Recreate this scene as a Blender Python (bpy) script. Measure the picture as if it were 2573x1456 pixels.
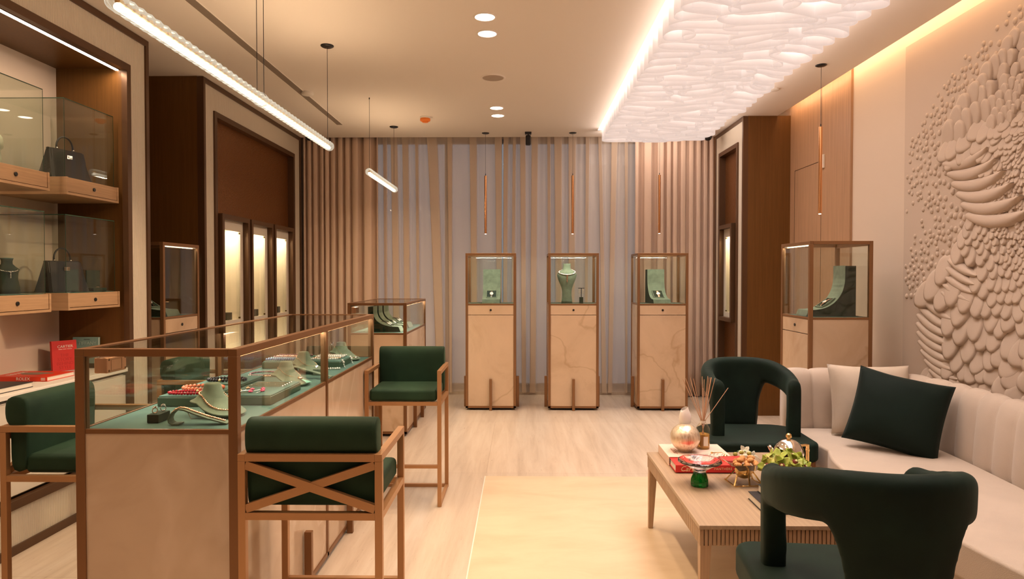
import bpy, bmesh, math, random
from mathutils import Vector, Matrix, Euler, noise
random.seed(7)
PI = math.pi
S = bpy.context.scene
COL = S.collection
for o in list(bpy.data.objects): bpy.data.objects.remove(o)

# ------------------------------------------------------------------ camera, world, exposure, main lights
cam_d = bpy.data.cameras.new('camera'); cam_d.sensor_width = 36; cam_d.lens = 36 * 1715 / 2573
cam_d.clip_start = 0.05; cam_d.clip_end = 100
CAM = bpy.data.objects.new('camera', cam_d); COL.objects.link(CAM); S.camera = CAM
CAM.location = (0, 0, 1.40)
CAM.rotation_euler = (math.radians(90 - 1.10), 0, math.radians(0.785))
S.view_settings.view_transform = 'Standard'; S.view_settings.look = 'None'
S.view_settings.gamma = 1; S.view_settings.use_curve_mapping = False
S.view_settings.exposure = 0.45
S.cycles.max_bounces = 12; S.cycles.transparent_max_bounces = 40; S.cycles.diffuse_bounces = 5
S.cycles.glossy_bounces = 5; S.cycles.transmission_bounces = 10
S.cycles.caustics_reflective = False; S.cycles.caustics_refractive = False
S.cycles.sample_clamp_indirect = 4.0; S.cycles.sample_clamp_direct = 0
S.cycles.use_denoising = True
world = bpy.data.worlds.new('dusk_sky'); S.world = world; world.use_nodes = True
world.node_tree.nodes['Background'].inputs[0].default_value = (0.52, 0.54, 0.63, 1)
world.node_tree.nodes['Background'].inputs[1].default_value = 0.36

WARM = (1.0, 0.70, 0.445); COVE = (1.0, 0.60, 0.31); CASE = (1.0, 0.93, 0.79); SOFT = (1.0, 0.80, 0.69)

def lamp(kind, name, loc, energy, color, rot=(0, 0, 0), size=None, size_y=None, spot=None, blend=0.6, radius=0.03):
    d = bpy.data.lights.new(name, kind); d.energy = energy; d.color = color
    if kind == 'AREA':
        d.shape = 'RECTANGLE'; d.size = size; d.size_y = size_y if size_y else size
    elif kind == 'SPOT':
        d.spot_size = math.radians(spot); d.spot_blend = blend; d.shadow_soft_size = radius
    else: d.shadow_soft_size = radius
    o = bpy.data.objects.new(name, d); COL.objects.link(o); o.location = loc; o.rotation_euler = rot
    return o

# soft light of the big ribbon ceiling lamp (one panel under the ribbons' lower edges)
lamp('AREA', 'ribbon_lamp_light', (1.40, 4.75, 2.85), 19, SOFT, size=1.1, size_y=5.4)
# the lamp's glowing flanks
lamp('AREA', 'ribbon_lamp_light', (.845, 4.4, 2.93), 4.5, SOFT, rot=(0, math.radians(90), 0), size=.13, size_y=6.0)
lamp('AREA', 'ribbon_lamp_light', (2.01, 4.4, 2.93), 4, SOFT, rot=(0, math.radians(-90), 0), size=.13, size_y=6.0)
lamp('AREA', 'ribbon_lamp_light', (1.43, 7.53, 2.93), 2.5, SOFT, rot=(math.radians(90), 0, 0), size=1.1, size_y=.13)
# recessed downlights: the twin pairs in view, more out of view, then added fill spots
DOWN = [(-0.225, 4.23), (-0.225, 4.52), (-0.235, 6.50), (-0.235, 6.81)]
for x, y in DOWN: lamp('SPOT', 'downlight_beam', (x, y, 2.985), 52 if y < 6 else 34, WARM, spot=92, blend=0.75, radius=0.04)
# ceiling spot behind the top edge of the view, aimed at the left shelving
lamp('SPOT', 'shelf_spot', (.62, 3.3, 2.985), 230, WARM, rot=(0, math.radians(60), math.radians(-9.6)), spot=34, blend=.6, radius=.09)
for x, y in [(-0.22, 2.2), (-0.22, 2.5), (-0.22, 0.2), (-0.22, 0.5), (0.30, 3.1), (-1.95, 3.1), (-1.35, 0.9), (-2.0, 1.7), (-1.2, -.3)]:
    lamp('SPOT', 'downlight_beam', (x, y, 2.985), 50, WARM, spot=85, blend=0.75, radius=0.04)  # last four: unseen spots added to brighten the counter front and left wall
# warm cove slot along the right wall
lamp('AREA', 'cove_light', (2.575, 3.4, 3.10), 11, COVE, rot=(0, math.radians(-42), 0), size=0.05, size_y=6.8)
# strip light in the left shelving recess
lamp('AREA', 'recess_strip_light', (-2.60, 3.2, 2.715), 8, (1, .74, .52), size=0.02, size_y=2.3)

# ------------------------------------------------------------------ materials
MATS = {}
def mat(name, col=(.8, .8, .8), rough=.5, metal=0., spec=.5, sheen=0., trans=0., ior=1.45, emit=None, estr=0., coat=0., alpha=1.):
    m = bpy.data.materials.new(name); m.use_nodes = True
    b = m.node_tree.nodes['Principled BSDF']
    b.inputs['Base Color'].default_value = (*col, 1); b.inputs['Roughness'].default_value = rough
    b.inputs['Metallic'].default_value = metal; b.inputs['Specular IOR Level'].default_value = spec
    b.inputs['Sheen Weight'].default_value = sheen; b.inputs['Transmission Weight'].default_value = trans
    b.inputs['IOR'].default_value = ior; b.inputs['Coat Weight'].default_value = coat
    if sheen: b.inputs['Sheen Roughness'].default_value = .4
    if emit: b.inputs['Emission Color'].default_value = (*emit, 1); b.inputs['Emission Strength'].default_value = estr
    MATS[name] = m
    return m
def N(m, t, **kw):
    n = m.node_tree.nodes.new(t)
    for k, v in kw.items(): setattr(n, k, v)
    return n
def L(m, a, b): m.node_tree.links.new(a, b)
def coords(m, scale=(1, 1, 1), rot=(0, 0, 0)):
    tc = N(m, 'ShaderNodeTexCoord'); mp = N(m, 'ShaderNodeMapping')
    mp.inputs['Scale'].default_value = scale; mp.inputs['Rotation'].default_value = rot
    L(m, tc.outputs['Object'], mp.inputs['Vector']); return mp.outputs['Vector']
def noise_col(m, cols, vec, scale=5, detail=4, rough=.5, dist=0., pos=None):
    n = N(m, 'ShaderNodeTexNoise'); n.inputs['Scale'].default_value = scale; n.inputs['Detail'].default_value = detail
    n.inputs['Roughness'].default_value = rough; n.inputs['Distortion'].default_value = dist; L(m, vec, n.inputs['Vector'])
    r = N(m, 'ShaderNodeValToRGB'); e = r.color_ramp.elements
    pos = pos or [.3 + .4 * i / (len(cols) - 1) for i in range(len(cols))]
    while len(e) < len(cols): e.new(.5)
    for k, c in enumerate(cols): e[k].position = pos[k]; e[k].color = (*c, 1)
    L(m, n.outputs['Fac'], r.inputs['Fac']); return r.outputs['Color'], n.outputs['Fac']
def bump(m, h, strength=.2, dist=.01):
    b = N(m, 'ShaderNodeBump'); b.inputs['Strength'].default_value = strength; b.inputs['Distance'].default_value = dist
    L(m, h, b.inputs['Height']); L(m, b.outputs['Normal'], m.node_tree.nodes['Principled BSDF'].inputs['Normal'])
def base(m, c): L(m, c, m.node_tree.nodes['Principled BSDF'].inputs['Base Color'])
def sc(c, k): return tuple(x * k for x in c)

def wood(name, c, sclv, rough=.4, var=.25, spec=.3):
    m = mat(name, c, rough, spec=spec); v = coords(m, sclv)
    co, f = noise_col(m, [sc(c, 1 - var), c, sc(c, 1 + var)], v, 1.0, 6, .65, .3); base(m, co); bump(m, f, .05, .002); return m
WD = (.135, .060, .015)
wood_dark = wood('dark_walnut', WD, (60, 60, 2.2), .38, .14)
wood_panel = wood('veneer_panel', (.42, .25, .145), (90, 90, 2.0), .45, .16)
wood_oak = wood('oak_lengthwise', (.50, .31, .175), (120, 4, 120), .42, .16)
wood_table = wood('table_oak', (.40, .29, .195), (120, 3, 60), .38, .14)
wood_leg = wood('leg_oak', (.43, .285, .175), (120, 120, 3), .4, .14)
bronze = mat('brown_bronze_lacquer', (.215, .102, .042), .34, metal=.45)
bronze_l = mat('light_bronze_lacquer', (.30, .155, .070), .36, metal=.55)
frame_dark = mat('dark_bronze_trim', (.105, .052, .024), .36, metal=.35)
copper = mat('brushed_copper', (.72, .36, .16), .22, metal=1.0)
gold = mat('polished_gold', (.92, .66, .30), .14, metal=1.0)
rose_gold = mat('rose_gold', (.95, .60, .42), .2, metal=1.0)
silver = mat('polished_silver', (.90, .86, .82), .08, metal=1.0)
steel = mat('bright_steel', (.85, .85, .85), .22, metal=1.0)
black = mat('black_lacquer', (.012, .011, .011), .35)
black_leather = mat('black_leather', (.014, .013, .014), .42, spec=.4)
plaster = mat('cream_plaster', (.66, .54, .43), .85, spec=.2)
ceil_m = mat('ceiling_paint', (.83, .765, .70), .9, spec=.1)
white_p = mat('white_paint', (.78, .74, .68), .6, spec=.3)
cabinet_m = mat('cream_lacquer', (.66, .60, .51), .35)
niche_m = mat('niche_cream', (.80, .72, .58), .6)

# fluted cream panel
rib = mat('fluted_cream_panel', (.66, .59, .48), .6, spec=.3)
tc = N(rib, 'ShaderNodeTexCoord'); sx = N(rib, 'ShaderNodeSeparateXYZ'); L(rib, tc.outputs['Object'], sx.inputs[0])
ad = N(rib, 'ShaderNodeMath', operation='ADD'); L(rib, sx.outputs[0], ad.inputs[0]); L(rib, sx.outputs[1], ad.inputs[1])
mu = N(rib, 'ShaderNodeMath', operation='MULTIPLY'); L(rib, ad.outputs[0], mu.inputs[0]); mu.inputs[1].default_value = 2 * PI / .0135
si = N(rib, 'ShaderNodeMath', operation='SINE'); L(rib, mu.outputs[0], si.inputs[0]); bump(rib, si.outputs[0], .55, .003)

# hammered copper-brown panel
ham = mat('hammered_brown_panel', (.22, .085, .022), .30, metal=.55)
v = coords(ham); vo = N(ham, 'ShaderNodeTexVoronoi'); vo.inputs['Scale'].default_value = 75; L(ham, v, vo.inputs['Vector']); bump(ham, vo.outputs['Distance'], .55, .004)

# onyx-like stone
def stone(name, c1, c2, vein, rough=.12, scale=1.6, w=.014):
    m = mat(name, c1, rough, spec=.5)
    ge = N(m, 'ShaderNodeNewGeometry'); mp = N(m, 'ShaderNodeMapping'); mp.inputs['Rotation'].default_value = (.3, .5, .2); L(m, ge.outputs['Position'], mp.inputs['Vector']); v = mp.outputs['Vector']
    co, f = noise_col(m, [c2, c1, sc(c1, 1.08)], v, scale, 5, .6, .8)
    n = N(m, 'ShaderNodeTexNoise'); n.inputs['Scale'].default_value = 1.3; n.inputs['Detail'].default_value = 4; n.inputs['Roughness'].default_value = .45; n.inputs['Distortion'].default_value = .5
    L(m, v, n.inputs['Vector'])
    s = N(m, 'ShaderNodeMath', operation='SUBTRACT'); L(m, n.outputs['Fac'], s.inputs[0]); s.inputs[1].default_value = .5
    a = N(m, 'ShaderNodeMath', operation='ABSOLUTE'); L(m, s.outputs[0], a.inputs[0])
    mr = N(m, 'ShaderNodeMapRange'); L(m, a.outputs[0], mr.inputs[0]); mr.inputs[1].default_value = 0; mr.inputs[2].default_value = w; mr.inputs[3].default_value = .42; mr.inputs[4].default_value = 0
    mx = N(m, 'ShaderNodeMixRGB'); L(m, mr.outputs[0], mx.inputs[0]); L(m, co, mx.inputs[1]); mx.inputs[2].default_value = (*vein, 1); base(m, mx.outputs[0])
    return m
onyx = stone('honey_onyx', (.66, .49, .335), (.54, .375, .24), (.40, .25, .13))
onyx2 = stone('pale_onyx', (.54, .41, .30), (.45, .325, .225), (.68, .54, .42), w=.02)

# floor: travertine with streaks running away from the camera, smooth limestone inlay
trav = mat('travertine', (.7, .6, .5), .30, spec=.4)
v = coords(trav, (9, .7, 1)); co, f = noise_col(trav, [(.50, .40, .305), (.60, .495, .39), (.66, .565, .46)], v, 1.6, 8, .65, .4)
v2 = coords(trav, (60, 14, 1)); co2, f2 = noise_col(trav, [(.45, .34, .25), (1, 1, 1)], v2, 1.0, 3, .6, 0, [.27, .33])
mx = N(trav, 'ShaderNodeMixRGB', blend_type='MULTIPLY'); mx.inputs[0].default_value = .55; L(trav, co, mx.inputs[1]); L(trav, co2, mx.inputs[2])
# slab joints
tc = N(trav, 'ShaderNodeTexCoord'); br = N(trav, 'ShaderNodeTexBrick'); br.offset = .5
mpj = N(trav, 'ShaderNodeMapping'); mpj.inputs['Location'].default_value = (.25, .30, 0); mpj.inputs['Rotation'].default_value = (0, 0, 0)
L(trav, tc.outputs['Object'], mpj.inputs['Vector']); L(trav, mpj.outputs['Vector'], br.inputs['Vector'])
br.inputs['Scale'].default_value = 1; br.inputs['Brick Width'].default_value = 2.6; br.inputs['Row Height'].default_value = 1.71; br.inputs['Mortar Size'].default_value = .0015
br.inputs['Color1'].default_value = (1, 1, 1, 1); br.inputs['Color2'].default_value = (.95, .95, .95, 1); br.inputs['Mortar'].default_value = (.72, .66, .6, 1)
mx2 = N(trav, 'ShaderNodeMixRGB', blend_type='MULTIPLY'); mx2.inputs[0].default_value = 1; L(trav, mx.outputs[0], mx2.inputs[1]); L(trav, br.outputs['Color'], mx2.inputs[2]); base(trav, mx2.outputs[0])
inlay = mat('honed_limestone', (.7, .58, .42), .34, spec=.4)
v = coords(inlay, (1.2, 3, 1)); co, f = noise_col(inlay, [(.62, .48, .32), (.68, .54, .375), (.72, .58, .41)], v, 1.8, 6, .6, .6); base(inlay, co)

# fabrics
def fabric(name, c, sheen=.6, rough=.8, scale=3, var=.2, bscale=600, bs=.15):
    m = mat(name, c, rough, spec=.25, sheen=sheen); v = coords(m)
    co, f = noise_col(m, [sc(c, 1 - var), c, sc(c, 1 + var)], v, scale, 3, .5); base(m, co)
    n = N(m, 'ShaderNodeTexNoise'); n.inputs['Scale'].default_value = bscale; L(m, v, n.inputs['Vector']); bump(m, n.outputs['Fac'], bs, .002)
    m.node_tree.nodes['Principled BSDF'].inputs['Sheen Tint'].default_value = (*[min(1, x * 6 + .12) for x in c], 1)
    return m
velvet = fabric('deep_green_velvet', (.0050, .0155, .0100), .22, .75, 6, .35)
velvet_s = fabric('stool_green_velvet', (.0125, .034, .0165), .25, .7, 5, .3)
velvet_p = fabric('pillow_green_velvet', (.0038, .0115, .0080), .16, .8)
suede = fabric('grey_green_suede', (.150, .190, .130), .25, .85, 25, .18)
suede_d = fabric('dark_green_suede', (.022, .034, .022), .2, .85, 25, .2)
suede_deck = fabric('deck_green_suede', (.070, .128, .106), .2, .85, 9, .14)
boucle = fabric('cream_boucle', (.56, .46, .375), .25, .95, 4, .06, 260, .5)
linen = fabric('cream_linen', (.58, .48, .38), .2, .95, 6, .06, 320, .45)
drape = mat('taupe_drape', (.66, .49, .38), .85, spec=.15, sheen=.2)

def thin_glass(name, tint=(.965, .985, .965), ior=1.5):
    m = bpy.data.materials.new(name); m.use_nodes = True; nt = m.node_tree; nt.nodes.clear()
    o = nt.nodes.new('ShaderNodeOutputMaterial'); mx = nt.nodes.new('ShaderNodeMixShader'); f = nt.nodes.new('ShaderNodeFresnel'); f.inputs[0].default_value = ior
    ge = nt.nodes.new('ShaderNodeNewGeometry'); mr = nt.nodes.new('ShaderNodeMapRange'); mr.inputs[3].default_value = ior; mr.inputs[4].default_value = 1 / ior   # same Fresnel from either side
    nt.links.new(ge.outputs['Backfacing'], mr.inputs[0]); nt.links.new(mr.outputs[0], f.inputs[0])
    t = nt.nodes.new('ShaderNodeBsdfTransparent'); t.inputs[0].default_value = (*tint, 1); g = nt.nodes.new('ShaderNodeBsdfGlossy'); g.inputs['Roughness'].default_value = 0.0
    nt.links.new(f.outputs[0], mx.inputs[0]); nt.links.new(t.outputs[0], mx.inputs[1]); nt.links.new(g.outputs[0], mx.inputs[2]); nt.links.new(mx.outputs[0], o.inputs[0])
    return m
glass = thin_glass('clear_glass')
glass_g = thin_glass('green_edge_glass', (.55, .72, .60))
crystal = mat('crystal', (1, 1, 1), .02, trans=1., ior=1.5)
green_glass = mat('green_crystal', (.0, .30, .03), .03, trans=.75, ior=1.5)
amber_glass = thin_glass('bottle_glass', (.96, .93, .85))
liquid = mat('amber_liquid', (.78, .45, .12), .1, trans=.6, ior=1.33)

# sheer curtain: woven cloth that lets part of the dusk through
sheer = bpy.data.materials.new('sheer_voile'); sheer.use_nodes = True; nt = sheer.node_tree; nt.nodes.clear()
o = nt.nodes.new('ShaderNodeOutputMaterial'); m1 = nt.nodes.new('ShaderNodeMixShader'); m2 = nt.nodes.new('ShaderNodeMixShader')
t = nt.nodes.new('ShaderNodeBsdfTransparent'); d = nt.nodes.new('ShaderNodeBsdfDiffuse'); tl = nt.nodes.new('ShaderNodeBsdfTranslucent')
d.inputs[0].default_value = (.92, .76, .60, 1); tl.inputs[0].default_value = (.55, .45, .36, 1)
m2.inputs[0].default_value = .25; m1.inputs[0].default_value = .66
nt.links.new(d.outputs[0], m2.inputs[1]); nt.links.new(tl.outputs[0], m2.inputs[2]); nt.links.new(t.outputs[0], m1.inputs[1]); nt.links.new(m2.outputs[0], m1.inputs[2]); nt.links.new(m1.outputs[0], o.inputs[0])

# lamp ribbons: glowing translucent acrylic
ribm = bpy.data.materials.new('glowing_ribbon_acrylic'); ribm.use_nodes = True; nt = ribm.node_tree; nt.nodes.clear()
o = nt.nodes.new('ShaderNodeOutputMaterial'); a1 = nt.nodes.new('ShaderNodeAddShader'); m2 = nt.nodes.new('ShaderNodeMixShader'); d = nt.nodes.new('ShaderNodeBsdfDiffuse'); tl = nt.nodes.new('ShaderNodeBsdfTranslucent'); em = nt.nodes.new('ShaderNodeEmission')
d.inputs[0].default_value = (.88, .83, .80, 1); tl.inputs[0].default_value = (.88, .83, .80, 1); em.inputs[0].default_value = (1, .91, .89, 1); em.inputs[1].default_value = .19; m2.inputs[0].default_value = .45
nt.links.new(d.outputs[0], m2.inputs[1]); nt.links.new(tl.outputs[0], m2.inputs[2]); nt.links.new(m2.outputs[0], a1.inputs[0]); nt.links.new(em.outputs[0], a1.inputs[1]); nt.links.new(a1.outputs[0], o.inputs[0])
lampface = mat('lamp_panel', (.8, .8, .8), .5, emit=(1, .92, .88), estr=7.0)
led = mat('warm_led', (.9, .9, .9), .5, emit=(1, .82, .66), estr=14)
led_case = mat('case_led', (.9, .9, .9), .5, emit=(1, .88, .68), estr=.7)
led_down = mat('downlight_lens', (.9, .9, .9), .5, emit=(1, .85, .72), estr=9)
core_m = mat('pendant_core', (.9, .9, .9), .5, emit=(1, .88, .70), estr=2.6)
tube_m = thin_glass('pendant_crystal_tube', (.97, .95, .90), 1.55)
nt = tube_m.node_tree; lw = nt.nodes.new('ShaderNodeLayerWeight'); lw.inputs[0].default_value = .42; em = nt.nodes.new('ShaderNodeEmission'); em.inputs[0].default_value = (1, .86, .66, 1); em.inputs[1].default_value = .55
ms = nt.nodes.new('ShaderNodeMixShader'); nt.links.new(lw.outputs['Facing'], ms.inputs[0]); nt.links.new(nt.nodes['Mix Shader'].outputs[0], ms.inputs[1]); nt.links.new(em.outputs[0], ms.inputs[2]); nt.links.new(ms.outputs[0], nt.nodes['Material Output'].inputs[0])

# ------------------------------------------------------------------ geometry helpers
class MB:
    def __init__(s): s.v = []; s.f = []
    def add(s, vs, fs):
        k = len(s.v); s.v += [tuple(p) for p in vs]; s.f += [tuple(i + k for i in f) for f in fs]; return s
    def box(s, x0, x1, y0, y1, z0, z1, M=None):
        vs = [Vector(p) for p in ((x0, y0, z0), (x1, y0, z0), (x1, y1, z0), (x0, y1, z0), (x0, y0, z1), (x1, y0, z1), (x1, y1, z1), (x0, y1, z1))]
        if M is not None: vs = [M @ p for p in vs]
        return s.add(vs, [(0, 3, 2, 1), (4, 5, 6, 7), (0, 1, 5, 4), (1, 2, 6, 5), (2, 3, 7, 6), (3, 0, 4, 7)])
    def bar(s, a, b, w, h, up=(0, 0, 1)):
        a = Vector(a); b = Vector(b); d = (b - a).normalized(); u = Vector(up)
        if abs(d.dot(u)) > .99: u = Vector((0, 1, 0))
        x = d.cross(u).normalized(); u = x.cross(d)
        vs = [p + x * i * w / 2 + u * j * h / 2 for p in (a, b) for i, j in ((-1, -1), (1, -1), (1, 1), (-1, 1))]
        return s.add(vs, [(3, 2, 1, 0), (4, 5, 6, 7), (0, 1, 5, 4), (1, 2, 6, 5), (2, 3, 7, 6), (3, 0, 4, 7)])
    def tube(s, pts, r, n=12, caps=True):
        pts = [Vector(p) for p in pts]; R = r if isinstance(r, (list, tuple)) else [r] * len(pts); vs = []; fs = []
        d0 = (pts[1] - pts[0]).normalized(); u = Vector((0, 0, 1)) if abs(d0.z) < .9 else Vector((1, 0, 0))
        x = d0.cross(u).normalized()
        for i, p in enumerate(pts):
            d = (pts[min(i + 1, len(pts) - 1)] - pts[max(i - 1, 0)]).normalized()
            x = (x - d * x.dot(d)).normalized(); y = d.cross(x)
            vs += [p + (x * math.cos(2 * PI * k / n) + y * math.sin(2 * PI * k / n)) * R[i] for k in range(n)]
        for i in range(len(pts) - 1):
            fs += [(i * n + k, i * n + (k + 1) % n, (i + 1) * n + (k + 1) % n, (i + 1) * n + k) for k in range(n)]
        if caps: fs += [tuple(range(n - 1, -1, -1)), tuple((len(pts) - 1) * n + k for k in range(n))]
        return s.add(vs, fs)
    def lathe(s, prof, n=24, c=(0, 0, 0), sx=1., sy=1., caps=True, rfun=None):
        vs = []; fs = []; m = len(prof)
        for r, z in prof:
            for k in range(n):
                a = 2 * PI * k / n; rr = r * (rfun(a, z) if rfun else 1)
                vs.append((c[0] + rr * sx * math.cos(a), c[1] + rr * sy * math.sin(a), c[2] + z))
        for i in range(m - 1): fs += [(i * n + k, i * n + (k + 1) % n, (i + 1) * n + (k + 1) % n, (i + 1) * n + k) for k in range(n)]
        if caps: fs += [tuple(range(n - 1, -1, -1)), tuple((m - 1) * n + k for k in range(n))]
        return s.add(vs, fs)
    def grid(s, rows, closed=False):
        n = len(rows[0]); vs = [p for r in rows for p in r]; fs = []
        for i in range(len(rows) - 1):
            for k in range(n if closed else n - 1): fs.append((i * n + k, i * n + (k + 1) % n, (i + 1) * n + (k + 1) % n, (i + 1) * n + k))
        return s.add(vs, fs)
    def prism(s, poly, lo, hi, ax='z'):
        n = len(poly)
        def P(a, b, h): return (a, b, h) if ax == 'z' else ((a, h, b) if ax == 'y' else (h, a, b))
        vs = [P(a, b, lo) for a, b in poly] + [P(a, b, hi) for a, b in poly]
        fs = [tuple(range(n - 1, -1, -1)), tuple(range(n, 2 * n))] + [(k, (k + 1) % n, n + (k + 1) % n, n + k) for k in range(n)]
        return s.add(vs, fs)
    def ball(s, c, r, n=8, m=5, sq=(1, 1, 1)):
        vs = [(c[0], c[1], c[2] + r * sq[2])]; fs = []
        for i in range(1, m):
            a = PI * i / m
            vs += [(c[0] + r * sq[0] * math.sin(a) * math.cos(2 * PI * k / n), c[1] + r * sq[1] * math.sin(a) * math.sin(2 * PI * k / n), c[2] + r * sq[2] * math.cos(a)) for k in range(n)]
        vs.append((c[0], c[1], c[2] - r * sq[2])); e = len(vs) - 1
        fs += [(0, 1 + k, 1 + (k + 1) % n) for k in range(n)]
        for i in range(m - 2): fs += [(1 + i * n + k, 1 + (i + 1) * n + k, 1 + (i + 1) * n + (k + 1) % n, 1 + i * n + (k + 1) % n) for k in range(n)]
        fs += [(1 + (m - 2) * n + k, e, 1 + (m - 2) * n + (k + 1) % n) for k in range(n)]
        return s.add(vs, fs)
    def frame(s, a0, a1, b0, b1, w, lo, hi, ax='x'):
        "rectangular picture frame in the plane normal to ax; a,b = the other axes (y,z for x; x,z for y; x,y for z)"
        w = w if isinstance(w, (tuple, list)) else (w, w, w, w)   # a-lo, a-hi, b-lo, b-hi
        R = [(a0, a0 + w[0], b0, b1), (a1 - w[1], a1, b0, b1), (a0 + w[0], a1 - w[1], b0, b0 + w[2]), (a0 + w[0], a1 - w[1], b1 - w[3], b1)]
        for p, q, r, t in R:
            if q - p < 1e-5 or t - r < 1e-5: continue
            if ax == 'x': s.box(lo, hi, p, q, r, t)
            elif ax == 'y': s.box(p, q, lo, hi, r, t)
            else: s.box(p, q, r, t, lo, hi)
        return s
    def build(s, name, m, parent=None, bev=0, smooth=False, sub=0, seg=2, fix=True, angle=None):
        me = bpy.data.meshes.new(name); me.from_pydata(s.v, [], s.f); me.validate(); me.materials.append(m)
        if fix:
            b = bmesh.new(); b.from_mesh(me); bmesh.ops.recalc_face_normals(b, faces=b.faces); b.to_mesh(me); b.free()
        if smooth or sub:
            me.polygons.foreach_set('use_smooth', [True] * len(me.polygons))
        ob = bpy.data.objects.new(name, me); COL.objects.link(ob)
        if parent: ob.parent = parent
        if bev:
            md = ob.modifiers.new('bevel', 'BEVEL'); md.width = bev; md.segments = seg; md.limit_method = 'ANGLE'; md.angle_limit = math.radians(35)
            me.polygons.foreach_set('use_smooth', [True] * len(me.polygons))
            if not sub:
                w = ob.modifiers.new('wn', 'WEIGHTED_NORMAL')
        if sub: md = ob.modifiers.new('sub', 'SUBSURF'); md.levels = md.render_levels = sub
        return ob
def tag(o, label=None, cat=None, group=None, kind=None):
    if label: o['label'] = label
    if cat: o['category'] = cat
    if group: o['group'] = group
    if kind: o['kind'] = kind
    return o
def thing(name, label, cat, loc=(0, 0, 0), rz=0, group=None, rot=None):
    o = bpy.data.objects.new(name, None); COL.objects.link(o); o.empty_display_size = .05
    o.location = loc; o.rotation_euler = rot if rot else (0, 0, rz); return tag(o, label, cat, group)
def struct(ob): ob['kind'] = 'structure'; return ob
def kids(o): return [c for c in bpy.data.objects if c.parent == o]
def dup(root, loc, rz=0, label=None, group=None):
    def cp(o, par):
        c = o.copy(); COL.objects.link(c)
        if par: c.parent = par
        for ch in kids(o): cp(ch, c)
        return c
    r = cp(root, None); r.location = loc; r.rotation_euler = (0, 0, rz)
    if label: r['label'] = label
    if group: r['group'] = group
    return r
def text(parent, txt, size, loc, rot, m, name='lettering', ext=.0006, align='CENTER', shear=0, sp=1.):
    cu = bpy.data.curves.new(name, 'FONT'); cu.body = txt; cu.size = size; cu.extrude = ext; cu.align_x = align; cu.align_y = 'CENTER'; cu.shear = shear; cu.space_character = sp
    cu.resolution_u = 3
    tmp = bpy.data.objects.new('tmp', cu); COL.objects.link(tmp); dg = bpy.context.evaluated_depsgraph_get(); dg.update()
    me = bpy.data.meshes.new_from_object(tmp.evaluated_get(dg)); bpy.data.objects.remove(tmp)
    me.materials.clear(); me.materials.append(m); ob = bpy.data.objects.new(name, me); COL.objects.link(ob)
    ob.parent = parent; ob.location = loc; ob.rotation_euler = rot; return ob
def sstep(a, b, x):
    t = max(0, min(1, (x - a) / (b - a))); return t * t * (3 - 2 * t)
def interp(tab, x):
    if x <= tab[0][0]: return tab[0][1]
    for (a, p), (b, q) in zip(tab, tab[1:]):
        if x <= b: return p + (q - p) * (x - a) / (b - a)
    return tab[-1][1]

# ================================================================== THE ROOM
CZ = 3.0
def sbox(name, m, *b, bev=0): return struct(MB().box(*b).build(name, m, bev=bev))
sbox('floor', trav, -3.1, 2.8, -1.6, 8.35, -.05, 0)
struct(MB().box(-.25, 2.05, .2, 4.75, .0004, .0014).build('floor', inlay))
sbox('trim_1', white_p, -.256, -.25, .2, 4.75, 0, .0022)
# ceiling with the lamp recess, the cove slot on the right and the curtain pocket at the back
RX0, RX1, RY0, RY1 = .835, 2.02, 1.2, 7.52
c = MB()
c.box(-3.1, RX0, -1.6, 7.86, CZ, CZ + .02); c.box(RX1, 2.55, -1.6, 7.86, CZ, CZ + .02)
c.box(RX0, RX1, -1.6, RY0, CZ, CZ + .02); c.box(RX0, RX1, RY1, 7.86, CZ, CZ + .02)
c.box(2.53, 2.55, -1.6, 7.86, CZ + .02, CZ + .06)                       # cove lip
c.box(-3.1, 2.8, 7.85, 7.86, CZ + .02, CZ + .3)
c.box(-3.1, 2.8, -1.6, 8.35, CZ + .30, CZ + .34)
struct(c.build('ceiling', ceil_m))
struct(MB().frame(RX0 - .02, RX1 + .02, RY0 - .02, RY1 + .02, .02, CZ + .02, CZ + .25, ax='z').build('trim_2', white_p))
# walls
wr = MB().box(2.68, 2.78, -1.6, 5.60, 0, CZ + .32); struct(wr.build('wall_right', plaster))
struct(MB().box(2.68, 2.78, 5.60, 8.35, 0, CZ + .32).box(2.66, 2.68, 5.575, 5.60, 0, CZ + .3).build('wall_right', wood_panel))
g = MB()                                                                # joints of the hidden door in the veneer wall
g.box(2.6785, 2.681, 6.745, 6.750, 0, 2.43).box(2.6785, 2.681, 6.16, 6.750, 2.43, 2.435).box(2.6785, 2.681, 6.155, 6.16, 0, CZ + .3)
struct(g.build('door_1', frame_dark))
sbox('wall_left', plaster, -3.1, -3.0, -1.6, 8.35, 0, CZ + .32)
# wall behind the camera with a glazed shop entrance
w = MB(); w.box(-3.1, -1.0, -1.7, -1.6, 0, CZ + .32).box(.9, 2.8, -1.7, -1.6, 0, CZ + .32).box(-1.0, .9, -1.7, -1.6, 2.4, CZ + .32)
struct(w.build('wall_front', plaster))
d = MB().frame(-1.0, .9, 0, 2.4, .05, -1.69, -1.64, ax='y').box(-.075, -.025, -1.69, -1.64, .05, 2.35); d2 = struct(d.build('door_2', frame_dark))
MB().box(-.95, .85, -1.672, -1.664, .05, 2.35).build('door_glass', glass, d2)
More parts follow.
